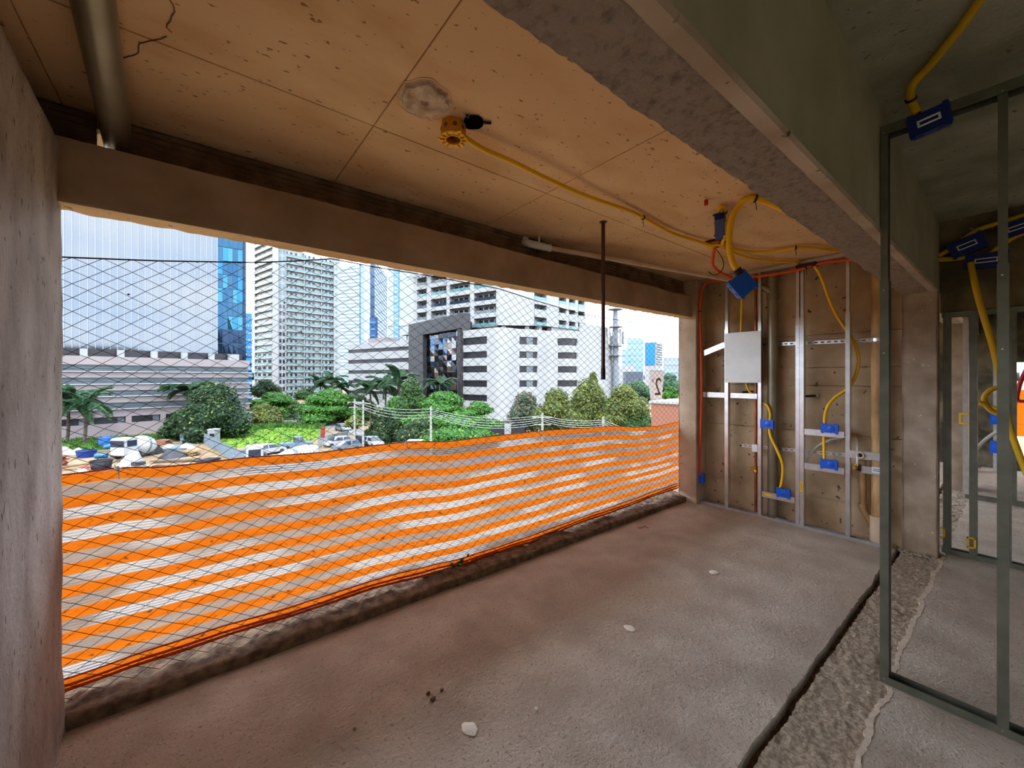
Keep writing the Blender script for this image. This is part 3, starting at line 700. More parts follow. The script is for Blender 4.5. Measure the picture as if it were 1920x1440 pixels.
def elbox(label, c, xdir, ydir, w, h, d, plate=True, slot=False, group=None, name='junction_box', m='blue'):
    """moulded electrical box: body, front rim with ears, knock-outs round the sides, cover disc"""
    x, y, z = axes(xdir, ydir); c = Vector(c); t = thing(name, label, 'electrical box', c)
    mb = MB(); mb.obox(c - z * d * .5, x * w / 2, y * h / 2, z * d / 2); obj('body', mb, M[m], t, bevel=min(w, h) * .06)
    rim = MB(); rim.obox(c + z * .003, x * (w / 2 + .004), y * (h / 2 + .004), z * .003)
    for sx in (-1, 1):
        for sy in (-1, 1): rim.obox(c + x * sx * (w / 2 - .008) + y * sy * (h / 2 + .007) + z * .001, x * .009, y * .006, z * .004)
    obj('rim', rim, M[m], t)
    kn = MB()
    for s_ in (-1, 1):
        for f in (-.25, .25):
            kn.lathe([(.011, 0), (.011, .003), (.008, .004)], c + x * s_ * w / 2 + y * f * h - z * d * .5, x * s_, 10)
            kn.lathe([(.011, 0), (.011, .003), (.008, .004)], c + y * s_ * h / 2 + x * f * w - z * d * .5, y * s_, 10)
    tag(obj('knockout', kn, M[m], t), kind='stuff')
    if plate:
        k = min(w, h) * .36; mb = MB(); mb.lathe([(k, 0), (k, .004), (k * .85, .006)], c + z * .006 + x * (w * .12 if w > h * 1.2 else 0), z, 20); obj('cover_disc', mb, M[m], t, smooth=True)
        obj('screw', MB().lathe([(.004, 0), (.003, .003)], c + z * .012 + x * (w * .12 if w > h * 1.2 else 0), z, 8), M['dark'], t)
    if slot:
        mb = MB(); a, b = w * .26, h * .13
        for s_ in (-1, 1): mb.obox(c + z * .007 + y * s_ * b, x * (a + .004), y * .004, z * .0012); mb.obox(c + z * .007 + x * s_ * a, x * .004, y * b, z * .0012)
        tag(obj('paper_label', mb, M['white'], t), 'white framed label')
    return t
# octagonal slab box and its conduit
oc = atZ(850, 262, 2.595); oc.z = 2.595
t = thing('ceiling_box', 'round yellow spoked ceiling box with an open eye hanging under the formed ceiling', 'electrical box', (oc.x, oc.y, 2.67))
obj('body', MB().lathe([(.058, .005), (.060, .03), (.056, .075)], oc, (0, 0, 1), 8, close=False), M['yellowd'], t)
fl = MB(); fl.lathe([(.036, 0), (.062, 0), (.062, .006), (.036, .006), (.036, 0)], oc, (0, 0, 1), 24, close=False); obj('flange', fl, M['yellow'], t)
for k in range(12):
    a = 2 * math.pi * k / 12; d = Vector((math.cos(a), math.sin(a), 0)); s_ = Vector((-d.y, d.x, 0))
    obj('rib', MB().obox(oc + d * .048 + Vector((0, 0, -.002)), d * .011, s_ * .0016, Vector((0, 0, .004))), M['yellowd'], t)
for k in range(3):
    a = 2.1 * k + .4; d = Vector((math.cos(a), math.sin(a), 0)); obj('ear', MB().lathe([(.009, 0), (.009, .006)], oc + d * .066, (0, 0, 1), 8), M['yellow'], t)
kn = MB()
for k in range(8):
    a = 2 * math.pi * (k + .5) / 8; d = Vector((math.cos(a), math.sin(a), 0)); kn.lathe([(.010, 0), (.010, .004), (.006, .004)], oc + d * .053 + Vector((0, 0, .042)), d, 8)
tag(obj('knockout', kn, M['wood'], t), kind='stuff')
obj('eye_ring', MB().lathe([(.034, -.004), (.038, -.004), (.038, .004), (.034, .004), (.034, -.004)], oc, (0, 0, 1), 24, close=False), M['yellow'], t)
hc = atZ(888, 229, 2.668)
t = thing('cable_hole', 'ragged black cable hole in the ceiling beside the round yellow box', 'hole', hc)
obj('opening', blob(hc, .043, .050, 18, 4, 2.662, 2.669, .12), M['void'], t)
obj('lug', MB().tube([hc + Vector((.035, -.03, -.004)), hc + Vector((.062, -.052, -.006))], .006, 6).tube([hc + Vector((-.04, -.02, -.004)), hc + Vector((-.055, -.03, -.006))], .006, 6), M['dark'], t)
node = atZ(1341, 464, 2.62)
conduit('yellow_conduit', 'long yellow conduit from the round ceiling box to the conduit cluster', [oc + Vector((.055, 0, .035)), onc(905, 279, 2.62), onc(960, 303, 2.615), onc(1030, 337, 2.61), onc(1100, 368, 2.62), onc(1190, 400, 2.645), onc(1260, 437), onc(1310, 453), node], .0135, clips=(.60,))
# cluster node
t = thing('ceiling_box', 'amber octagonal ceiling box where the yellow conduits meet near the back wall', 'electrical box', (node.x, node.y, 2.67))
obj('body', MB().lathe([(.058, .0), (.060, .03), (.056, .05)], node, (0, 0, 1), 8, close=False), M['yellowd'], t)
obj('flange', MB().lathe([(.034, 0), (.068, 0), (.068, .008), (.034, .008), (.034, 0)], node, (0, 0, 1), 8, close=False), M['yellow'], t)
obj('cover', MB().obox(node + Vector((0, -.0, .045)), Vector((.075, 0, 0)), Vector((0, .055, 0)), Vector((0, 0, .005))), M['dark'], t)
conduit('yellow_conduit', 'yellow conduit from the cluster along the ceiling to the beam, the upper of two', [node + Vector((.04, -.02, .02)), onc(1400, 471), onc(1450, 471), onc(1503, 464), onc(1580, 471)], .0135, clips=(.62,))
conduit('yellow_conduit', 'lower yellow conduit from the cluster to the black box over the double stud', [node + Vector((.05, -.01, .02)), onc(1395, 481), onc(1440, 489), onc(1487, 491), onc(1500, 494)], .0125)
loop_top = atZ(1352, 387, 2.655)
conduit('yellow_conduit', 'short yellow loop holding up the small hanging blue box', [onc(1346, 404, 2.62), onc(1350, 389, 2.65), loop_top, onc(1358, 392, 2.65), onc(1360, 412, 2.64), onc(1359, 440, 2.635), onc(1354, 458, 2.63)], .0135, clips=(.22,))
sb = atZ(1349, 423, 2.61)
vx = (atZ(1349, 443, 2.61) - atZ(1349, 403, 2.61)); vy = Vector((-vx.y, vx.x, 0))
elbox('small blue box lying under the ceiling in the yellow loop', sb, vx, vy, vx.length, .055, .035, plate=False, m='navy')
obj_c = conduit('orange_conduit', 'short orange conduit stub bending down from the amber ceiling box', [node + Vector((-.01, .0, -.0)), atT(1336, 492, 3.5), atT(1340, 502, 3.55), atT(1352, 512, 3.65), atT(1372, 521, 3.8)], .0135, 'orange')
conduit('black_wire', 'loose black wire curl hanging from the amber ceiling box', [node + Vector((0, 0, -.005)), atT(1353, 482, 3.45), atT(1357, 498, 3.45), atT(1350, 511, 3.45), atT(1338, 516, 3.45), atT(1328, 509, 3.45)], .0035, 'dark', cat_n='wire', n=6)
# big yellow hose with the diamond-hung box
TB = 2.62
bc = atT(1393, 533, TB)
conduit('yellow_hose', 'thick yellow hose arching from the beam down to the diamond hung blue box', [atT(1500, 410, 2.50), atT(1460, 388, 2.53), atT(1430, 376, 2.55), atT(1405, 372, 2.57), atT(1385, 386, TB), atT(1371, 415, TB), atT(1367, 455, TB), atT(1372, 487, TB), atT(1383, 508, TB)], .020, clips=(.35,), n=12)
fwd = Vector((DX, DY, 0)); rgt = Vector((RX, RY, 0)); up = Vector((0, 0, 1))
elbox('big blue box hung cornerwise on the thick yellow hose', bc, rgt * 1 + up * .86, up - rgt * 1.0, .132, .128, .05, plate=False)
tag(obj('x', MB().tube([atT(1381, 505, TB - .01), atT(1388, 514, TB - .01)], .026, 12), M['dark']), 'black collar where the thick hose enters the big blue box', 'collar').name = 'hose_collar'
# orange conduits on the wall
conduit('orange_conduit', 'orange conduit dropping down the left of the service frame to a blue box', [atX(1312, 892, FX - .02), atX(1313, 830, FX - .03), atX(1315.5, 740, FX - .035), atX(1314, 640, FX - .03), atX(1312, 575, FX - .03), atX(1316, 545, FX - .03), atX(1326, 529, FX - .05), atX(1345, 526, FX - .07), atX(1368, 524, FX - .10), atX(1392, 522, FX - .12)], .0135, 'orange', clips=(.72,))
conduit('orange_conduit', 'orange conduit sweeping along the top track to the beam', [atX(1400, 520, FX - .12), atX(1430, 517, FX - .08), atX(1470, 511, FX - .06), atX(1500, 505, FX - .05), atX(1525, 497, FX - .04), atX(1552, 491, FX - .03), atX(1598, 487, FX - .03)], .0145, 'orange', clips=(.6,))
elbox('blue box low at the left end of the service frame under the orange conduit', atX(1312.5, 896, FX - .022), (0, -1, 0), (0, 0, 1), .085, .115, .045)
elbox('blue box on the third stud of the service frame below the zinc panel', atX(1437.5, 795, FX - .012), (0, -1, 0), (0, 0, 1), .115, .078, .045)
elbox('blue box standing on the low crossbar left of the double stud', atX(1468.5, 924.5, FX - .012), (0, -1, 0), (0, 0, 1), .115, .078, .045)
elbox('blue box on the upper crossbar right of the double stud', atX(1555, 803.5, FX - .012), (0, -1, 0), (0, 0, 1), .125, .075, .045)
elbox('blue box on the second crossbar right of the double stud', atX(1554, 870.5, FX - .012), (0, -1, 0), (0, 0, 1), .125, .075, .045)
XB = 4.765
conduit('yellow_conduit', 'yellow conduit coming down from the big blue box to behind the zinc panel', [atX(1392, 525, 4.72), atX(1391, 560, 4.74), atX(1390, 600, 4.77), atX(1390, 640, 4.81), atX(1396, 700, 4.81), atX(1403, 730, 4.80), atX(1421, 748, 4.80)], .0125)
conduit('yellow_conduit', 'yellow conduit snaking from behind the third stud into its blue box', [atX(1425, 752, 4.80), atX(1438, 760, XB), atX(1444, 775, XB), atX(1443, 793, XB)], .0135)
conduit('yellow_conduit', 'yellow conduit linking the third stud box to the low crossbar box', [atX(1442, 800, XB), atX(1445, 818, XB), atX(1457, 844, XB), atX(1467, 870, XB), atX(1467, 895, XB), atX(1462, 920, XB)], .0145)
conduit('yellow_conduit', 'yellow conduit bulging round the last stud to the upper crossbar box', [atX(1527, 498, 4.72), atX(1540, 520, 4.76), atX(1554, 560, 4.80), atX(1568, 590, 4.81), atX(1588, 620, 4.82), atX(1603, 645, 4.82), atX(1610, 675, 4.82), atX(1604, 705, 4.82), atX(1590, 728, 4.82), atX(1566, 745, 4.80), atX(1552, 762, XB), atX(1547, 780, XB), atX(1546, 800, XB)], .0145)
conduit('yellow_conduit', 'short yellow conduit between the two crossbar boxes', [atX(1545, 808, XB), atX(1545, 835, XB), atX(1546, 865, XB)], .0135)
conduit('white_tube', 'thin white water tube curving behind the crossbars', [atX(1510, 872, 4.83), atX(1519, 852, 4.84), atX(1535, 835, 4.84), atX(1560, 824, 4.84), atX(1586, 819, 4.84)], .010, 'tape', cat_n='tube')
t = thing('water_tap', 'white riser tube with brass elbow and brass tap on the plumbing bar', 'tap', atX(1607, 872, FX - .01))
obj('riser', MB().tube(cat([atX(1604, 818, 4.84), atX(1607, 835, 4.80), atX(1608, 855, FX - .01), atX(1607, 874, FX - .012)], .02), .011, 10), M['tape'], t, **sm)
obj('wall_elbow', MB().tube(cat([atX(1599, 815, 4.90), atX(1603, 815, 4.86), atX(1604, 820, 4.83)], .01), .014, 10), M['brass'], t, **sm)
v = MB(); c = atX(1604.5, 877, FX - .02); v.lathe([(.018, 0), (.022, .01), (.015, .03), (.010, .045)], c, (-1, 0, 0), 12); v.lathe([(.016, 0), (.016, .04)], c + Vector((.01, 0, 0)), (0, 0, 1), 10)
obj('tap_body', v, M['brass'], t, **sm)
obj('tap_holder', MB().box(c.x, c.x + .02, Yx(1615), Yx(1608), c.z - .025, c.z + .03), M['dark'], t)
bb = atX(1513, 498, 4.72)
single('black_box', MB().obox(bb, Vector((0, .085, 0)), Vector((.04, 0, 0)), Vector((0, 0, .020))), M['dark'], 'flat black box at the ceiling over the double stud', 'electrical box', bevel=.006)
c = atZ(1324, 379, 2.655)
t = thing('anchor_stub', 'small red anchor stub sticking out of the ceiling by the loop', 'anchor', c)
obj('plug', MB().tube([c + Vector((0, 0, .013)), c + Vector((0, 0, -.02))], .013, 8), M['red'], t)

# ================================================================= FOREGROUND AND INNER FRAMES
f2 = thing('stud_frame', 'steel stud frame darkened as in shade, standing close on the right of the picture', 'metal frame', (2.64, .1, 0))
A0, A1 = 2.645, 2.715
obj('floor_track', track(MB(), A0, A1, -1.9, .428, .002, True, h=.035), M['steel'], f2)
obj('top_track', track(MB(), A0, A1, -1.9, .424, 2.735, False, h=.045), M['steel'], f2)
for y1, wb in ((.428, 'hi'), (.060, 'hi'), (-.34, 'hi'), (-.74, 'hi'), (-1.14, 'hi')):
    obj('stud', stud(MB(), A0 + .003, A1 - .003, y1 - .033, y1 - .0005, .008, 1.98, wb), M['steel'], f2)
    obj('stud_extension', stud(MB(), A0 + .006, A1 - .006, y1 - .030, y1 - .003, 1.9, 2.72, wb), M['steel'], f2)
    screws([(A0 + .003, y1 - .016, z) for z in (1.93, 1.62, .022, 2.70)], f2, M['galv'], r=.0045)
obj('floor_strip', MB().box(A0 + .01, A1 - .01, .065, .36, .0045, .0075), M['galv'], f2)
# tall frame in the doorway at X=5
f3 = thing('stud_frame', 'low door frame of steel studs darkened as in shade, behind the plastered column', 'metal frame', (5.02, -.2, 0))
obj('floor_track', track(MB(), 5.02, 5.09, -2.6, .415, .002, True, h=.04), M['steel'], f3)
obj('top_track', track(MB(), 5.02, 5.09, -2.6, .415, 2.055, False, h=.04), M['steel'], f3)
for u in (1768, 1817, 1880): 
    y1 = Yx(u, 5.02); obj('stud', stud(MB(), 5.022, 5.088, y1 - .045, y1, .01, 2.045, 'hi' if u < 1800 else 'lo'), M['steel'], f3)
for u, v in ((1764, 998), (1821, 1018)):
    c = atX(u, v, 5.016); mb = MB()
    for s_ in (-1, 1): mb.box(c.x - .002, c.x, c.y + s_ * .020 - .006, c.y + s_ * .020 + .006, c.z - .045, c.z + .045); mb.box(c.x - .002, c.x, c.y - .025, c.y + .025, c.z + s_ * .04 - .006, c.z + s_ * .04 + .006)
    obj('marker_tag', mb, M['yellow'], f3)
f4 = thing('stud_frame', 'farther steel stud frame deep in the inner room', 'metal frame', (7.5, -.2, 0))
obj('floor_track', track(MB(), 7.5, 7.57, -2.4, .42, .002, True, h=.05), M['steel'], f4)
obj('top_track', track(MB(), 7.5, 7.57, -2.4, .42, 2.7, False, h=.05), M['steel'], f4)
for u, m_ in ((1805, 'galv'), (1894, 'steel')):
    y1 = Yx(u, 7.5); obj('stud', stud(MB(), 7.502, 7.568, y1 - .05, y1, .01, 2.69, 'lo'), M[m_], f4)
c = atX(1809, 785, 7.49); obj('marker_tag', MB().box(c.x - .003, c.x, c.y - .05, c.y + .05, c.z - .07, c.z - .05).box(c.x - .003, c.x, c.y - .05, c.y + .05, c.z + .05, c.z + .07).box(c.x - .003, c.x, c.y + .03, c.y + .05, c.z - .05, c.z + .05), M['yellow'], f4)
# boxes and conduits of the inner room
tb = atX(1742, 226, 2.60)
elbox('dark blue box with framed label on the top track of the near stud frame', tb, (atX(1768, 214, 2.60) - atX(1718, 236, 2.60)), (0, -.1, 1), .13, .09, .05, plate=False, slot=True, m='navy')
conduit('yellow_conduit', 'dim yellow conduit crossing the inner ceiling to the near frame', [atZ(1870, -50, 2.815), atZ(1838, 0, 2.815), atZ(1795, 60, 2.815), atZ(1742, 125, 2.815), atZ(1712, 158, 2.80), atX(1708, 186, 2.62), atX(1720, 212, 2.62)], .0165, clips=(.9,), m='yellowdim')
XI = 5.0
elbox('dark blue box with label, the left of two in the inner room cable cluster', atX(1813, 460, XI - .03), (.0, -1, .35), (0, .35, 1), .20, .13, .06, plate=False, slot=True, m='navy')
elbox('dark blue box with label, the right of two in the inner room cable cluster', atX(1849, 488, XI - .03), (.0, -1, -.05), (0, 0, 1), .22, .11, .06, plate=False, slot=True, m='navy')
elbox('dark blue box with label half hidden behind the near second stud', atX(1910, 426, XI - .03), (.0, -1, .25), (0, .2, 1), .20, .11, .06, plate=False, slot=True, m='navy')
conduit('yellow_conduit', 'dim yellow conduit over the left inner blue box', [atX(1760, 480, XI), atX(1790, 462, XI), atX(1832, 432, XI), atX(1875, 418, XI), atX(1925, 402, XI)], .02, m='yellowdim')
conduit('yellow_conduit', 'dim yellow conduit ending at the right inner blue box', [atX(1758, 487, XI), atX(1790, 485, XI), atX(1828, 480, XI)], .02, m='yellowdim')
conduit('yellow_conduit', 'dim yellow conduit between inner boxes and ceiling corner', [atX(1858, 476, XI), atX(1872, 464, XI), atX(1900, 445, XI), atX(1930, 432, XI)], .02, m='yellowdim')
conduit('yellow_conduit', 'long dim yellow conduit hanging down through the inner door frame', [atX(1820, 492, XI - .05), atX(1823, 510, XI - .06), atX(1832, 550, XI - .1), atX(1845, 595, XI - .1), atX(1860, 645, XI - .05), atX(1875, 710, XI), atX(1890, 790, XI), atX(1908, 845, XI), atX(1930, 900, XI)], .021, m='yellowdim')
conduit('yellow_conduit', 'coiled yellow conduit bundle tied up in the inner room', [atX(1885, 726, 6.4), atX(1862, 729, 6.4), atX(1848, 740, 6.4), atX(1846, 752, 6.4), atX(1856, 763, 6.4), atX(1880, 768, 6.35), atX(1885, 778, 6.3), atX(1862, 772, 6.3), atX(1846, 758, 6.3), atX(1836, 755, 6.3)], .024, m='yellowdim')
conduit('white_tube', 'thin white water tube curving up in the inner room', [atX(1832, 842, 7.6), atX(1842, 830, 7.6), atX(1856, 818, 7.6), atX(1876, 806, 7.6)], .02, 'tape', cat_n='tube')
for v, lab in ((785, 'upper blue wall box at the far end of the inner room'), (839, 'lower blue wall box at the far end of the inner room')):
    elbox(lab, atX(1870, v, 9.9), (0, -1, 0), (0, 0, 1), .14, .18, .06)
t = thing('service_panel', 'narrow pale panel standing against the far mottled wall', 'panel', atX(1868, 876, 10.3))
pz0 = Yx(1877, 10.0); obj('board', MB().box(10.0, 10.04, pz0 - .1, Yx(1862, 10.0), .0, 2.0), M['galv'], t)
# barrier net of the far window
def far_fn(a, b): return (10.45 + .02 * math.sin(a * 9 + b * 5), -1.57 + 1.64 * a, .55 + .75 * b)
uvs = [(i / 10 * 2, j / 6) for j in range(7) for i in range(11)]
tag(obj('barrier_net', MB().grid(far_fn, 10, 6), M['band'], smooth='all', recalc=False, uv=uvs), 'orange barrier net across the small far window of the inner room', 'barrier net')
conduit('red_conduit', 'red conduit coil in front of the small far window', [atX(1926, 690, 9.4), atX(1914, 715, 9.4), atX(1907, 745, 9.4), atX(1912, 752, 9.4), atX(1924, 752, 9.4)], .025, 'red')

# ================================================================= SMALL THINGS ON THE FLOOR
dabm = mat('dab_white', S(250, 248, 240), .8)
def smudge(label, u, v, r, ry, seed):
    c = atZ(u, v, .003); n = 22
    def fn(a, b):
        t = 2 * math.pi * a; q = b * (1 + .25 * nz3(math.cos(t) + seed, math.sin(t), seed, 1.3)); x = c.x + r * q * math.cos(t); y = c.y + ry * q * math.sin(t)
        return (x, y, .004 + .008 * (1 - b * b) + .001 * nz3(x, y, 0, 60))
    single('plaster_dab', MB().grid(fn, 26, 6), dabm, label, 'plaster dab', smooth=True)
smudge('white plaster dab on the floor nearest the camera', 881, 1366, .030, .040, 1)
smudge('white plaster dab on the floor in the middle of the row', 1180, 1178, .030, .034, 2)
smudge('white plaster dab on the floor farthest toward the back wall', 1338, 1073, .036, .032, 3)
def chip(name, label, u, v, s, m, cat_='chip', z=.006):
    c = atZ(u, v, z); mb = MB(); pts = [(c.x + s * math.cos(k * 1.26 + .3) * U(.6, 1.1), c.y + s * .7 * math.sin(k * 1.26 + .3) * U(.6, 1.1)) for k in range(5)]
    mb.prism(pts, z - .004, z + s * .45); return single(name, mb, m, label, cat_, bevel=s * .08)
chip('tile_chip', 'small white chip lying on the screed', 1005, 1330, .013, M['white'])
chip('stone_chip', 'dark splinter lying on the brown side of the screed', 665, 1367, .010, M['wood'])
chip('mortar_lump', 'largest of the mortar lumps on the screed below the net', 812, 1311, .018, M['soil'])
chip('mortar_lump', 'mortar lump just left of the largest one on the screed', 803, 1300, .012, M['soil'])
chip('mortar_lump', 'mortar lump just right of the largest one on the screed', 828, 1294, .013, M['soil'])
chip('mortar_lump', 'flat mortar lump against the kerb near the left wall', 238, 1324, .030, M['soil'])
c = atZ(1206, 989, .006); single('red_string', MB().tube(cat([c + Vector((-.05, .03, 0)), c + Vector((-.01, .0, .002)), c + Vector((.015, -.005, .008)), c + Vector((.03, -.04, 0))], .008), .004, 6), M['red'], 'bit of red string on the floor near the service frame', 'string', smooth=True)
c = atY(862, 1052, 2.62)
t = thing('leafy_twig', 'green leafy twig lying on the folded hem of the orange net', 'twig', c)
lm = mat('twig_leaf', S(44, 84, 34), .6)
obj('stem', MB().tube(cat([c + Vector((-.30, .0, -.035)), c + Vector((-.15, -.01, -.02)), c, c + Vector((.05, -.01, .02))], .02), .003, 6), lm, t)
for k in range(9):
    a = U(-.12, .06); p = c + Vector((a, -.012, a * .15 + U(-.01, .015))); d = Vector((U(.4, 1), U(-.3, .1), U(-.4, .6))).normalized() * U(.03, .05); n_ = Vector((0, -1, .4)).normalized(); s_ = d.cross(n_).normalized() * .011
    obj('leaf', MB().add([p, p + d * .5 + s_, p + d, p + d * .5 - s_, p + d * .5 + n_ * .004], [(0, 1, 4), (1, 2, 4), (2, 3, 4), (3, 0, 4)]), lm, t)
# ================================================================= OUTDOORS
M['ground'] = mat('yard_dirt', E(196, 170, 132), .95, col2=E(150, 122, 88), scale=.6, detail=9, blot=E(128, 110, 78), blot_scale=.12, bump=.6, bscale=3, bdist=.1)
M['grass'] = mat('grass', E(150, 196, 40), .9, col2=E(96, 158, 36), scale=.5, detail=8, bump=.8, bscale=6, bdist=.1)
M['asph'] = mat('asphalt', E(150, 150, 152), .9, col2=E(132, 132, 134), scale=1)
M['walk'] = mat('pavement', E(214, 208, 200), .9)
M['hill'] = mat('haze_tinted_hills', (.60, .78, 1.0), 1, col2=(.54, .72, .96), scale=.004)  # pale blue carries the haze in the hill colour
ground = struct('ground', MB().grid(lambda a, b: (-2600 + 5200 * a, -2600 + 5200 * b, G), 2, 2), M['ground'], 'brown dirt ground of the yard and city', recalc=False)
def flat(name, poly, z, m, label, cat_=None, kind=None, **k):
    mb = MB().prism([(p.x, p.y) for p in poly], G - .2, G + z); o = obj(name, mb, m, **k); return tag(o, label, cat_, kind=kind)
flat('street', [gnd(u, v) for u, v in ((545, 783), (600, 787), (660, 802), (760, 826), (900, 850), (1000, 870), (880, 880), (760, 846), (660, 815), (590, 797), (540, 788))], .05, M['asph'], 'grey street winding past the trees', kind='structure')
def grass_patch(name, label, poly, h=.25, m='grass'):
    p = [gnd(u, v) for u, v in poly]; c = sum(p, Vector()) / len(p); mb = MB(); mb.prism([(q.x, q.y) for q in p], G - .1, G + .06)
    xs_, ys_ = [q.x for q in p], [q.y for q in p]
    def inside(x, y):
        r = False; j = len(p) - 1
        for i in range(len(p)):
            if (p[i].y > y) != (p[j].y > y) and x < (p[j].x - p[i].x) * (y - p[i].y) / (p[j].y - p[i].y) + p[i].x: r = not r
            j = i
        return r
    n = 0
    for _ in range(9000):
        x, y = U(min(xs_), max(xs_)), U(min(ys_), max(ys_))
        if not inside(x, y): continue
        a = U(0, 6.28); s = U(.15, .4); hh = h * U(.4, 1.5); d = Vector((math.cos(a), math.sin(a), 0)) * s
        q = Vector((x, y, G + .05)); mb.add([q - d, q + d, q + Vector((U(-.2, .2), U(-.2, .2), hh))], [(0, 1, 2)]); n += 1
        if n > 3500: break
    tag(obj(name, mb, M[m], recalc=False), label, 'grass', kind='stuff')
M['grass2'] = mat('tall_grass', E(104, 160, 48), .9, col2=E(62, 118, 36), scale=.8, detail=6)
grass_patch('grass_strip', 'strip of green grass along the wall of the low office block', [(100, 829), (200, 824), (300, 816), (350, 812), (352, 822), (300, 832), (200, 843), (100, 852)], .5, 'grass2')
grass_patch('meadow', 'bright yellow-green mown meadow inside the fenced lot', [(395, 822), (440, 808), (520, 797), (600, 803), (606, 822), (520, 836), (400, 842)], .12)
grass_patch('tall_weeds', 'taller green weeds behind the bright meadow', [(430, 806), (480, 797), (560, 792), (608, 800), (607, 806), (520, 802), (440, 812)], .7, 'grass2')

class Fac:
    """vertical facade through two plan points; s along it, d outwards (towards the viewer), z up"""
    def __init__(s, a, b):
        s.a, s.b = Vector(a), Vector(b); s.L = (s.b - s.a).length; s.e = (s.b - s.a) / s.L; n = Vector((s.e.y, -s.e.x))
        if n.dot(-s.a) < 0: n = -n
        s.n = n
    def P(s, q, d): p = s.a + s.e * q + s.n * d; return p
    def at(s, u):
        """s of the point of the facade line seen at picture column u"""
        r = ray(u); r = Vector((r.x, r.y)); den = r.x * s.e.y - r.y * s.e.x
        return (s.a.y * r.x - s.a.x * r.y) / -(den) if False else ((r.y * s.a.x - r.x * s.a.y) / (r.x * s.e.y - r.y * s.e.x))
    def t(s, u): p = s.P(s.at(u), 0); return p.x * DX + p.y * DY
    def z(s, u, v): return zz(v, s.t(u))
    def box(s, mb, s0, s1, z0, z1, d0, d1, mi=0):
        q = [s.P(s0, d0), s.P(s1, d0), s.P(s1, d1), s.P(s0, d1)]
        return mb.add([(p.x, p.y, z) for z in (z0, z1) for p in q], MB.BF, mi)
def glassm(name, col, rough=.06, metal=.9, wav=0):
    m = mat(name, col, rough, metal); 
    return m
Mir = [mat('mirror_glass_' + 'abc'[k], c, .05, 1.0) for k, c in enumerate(((.094, .107, .123), (.091, .104, .121), (.096, .109, .124)))]
M['mull'] = mat('mullion', E(225, 232, 240), .4, .2)
M['mulld'] = mat('mullion_joint', S(70, 92, 124, .4) if False else E(80, 104, 140), .4)
M['dglass'] = mat('dark_blue_glass', (.018, .05, .09), .08, .9); M['dglass2'] = mat('blue_glass', (.015, .09, .17), .08, .8)
M['winblue'] = mat('window_glass', (.02, .03, .05), .1, .4)
M['bwhite'] = mat('white_facade', E(208, 212, 214), .7, col2=E(200, 204, 208), scale=.2)
M['bcream'] = mat('cream_facade', E(220, 222, 218, .5), .7)
M['bpink'] = mat('pink_grey_facade', E(194, 182, 182), .75, col2=E(184, 172, 174), scale=.3)
M['louv'] = mat('louver_grey', E(140, 152, 160), .6, col2=E(112, 128, 138), scale=.35, stretch=(1, 1, 3))
M['teal'] = mat('teal_railing', E(126, 176, 184), .25, .1)
M['brown'] = mat('portal_stone', E(66, 66, 72), .6, col2=E(54, 54, 58), scale=.5)
M['winback'] = mat('window_dark', E(34, 34, 46), .4)
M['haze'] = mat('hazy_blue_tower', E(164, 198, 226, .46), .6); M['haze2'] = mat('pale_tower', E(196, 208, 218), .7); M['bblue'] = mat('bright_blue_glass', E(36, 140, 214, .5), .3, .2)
# --- mirrored tower and its dark wing
TA, TB_ = P2(120, 80), P2(408, 98); ft = Fac(TA, TB_)
tw = thing('mirror_tower', 'huge mirrored office tower with thin vertical mullions behind the low office block', 'tower', (TB_.x, TB_.y, 6.5))
k0 = -14; nP = 23; pw = ft.L / nP; zb, zt_ = 6.6, 70
mb = MB(); ft.box(mb, k0 * pw, ft.L, zb - .4, zt_, -18, -.3); obj('core', mb, M['dglass'], tw)
for k in range(k0, nP):
    mb = MB(); d1 = U(-.005, .005); d2 = U(-.005, .005)
    a, b = ft.P(k * pw + .03, d1), ft.P((k + 1) * pw - .03, d2); mb.ext([(a.x, a.y, zb), (b.x, b.y, zb), (b.x, b.y, zt_), (a.x, a.y, zt_)], (-ft.n.x * .1, -ft.n.y * .1, 0))
    obj('glass_panel', mb, Mir[k % 3], tw)
    mb = MB(); ft.box(mb, k * pw - .05, k * pw + .03, zb, zt_, 0, .10, 0); ft.box(mb, k * pw + .03, k * pw + .08, zb, zt_, 0, .06, 1); obj('mullion', mb, [M['mull'], M['mulld']], tw)
mb = MB()
for k in range(19): ft.box(mb, k0 * pw, ft.L, zb + 3.4 * k, zb + 3.4 * k + .012, 0, .012)
tag(obj('floor_line', mb, M['mull'], tw), kind='stuff')
WB = P2(455, 101.3); fw2 = Fac(TB_, WB)
dw = thing('tower_wing', 'tower wing right of the mirrored tower, darker reflections put into its blue glass colours', 'tower', (WB.x, WB.y, 6.5))
mb = MB(); fw2.box(mb, 0, fw2.L, -9.5, zt_, -14, -.25); obj('core', mb, M['dglass'], dw)
mcol = [M['dglass'], M['dglass2'], mat('teal_glass', (.028, .10, .14), .08, .9), mat('navy_glass', (.01, .022, .045), .1, .8)]  # darker blues stand in for the wing's darker reflections
nc, hz_ = 5, 3.4
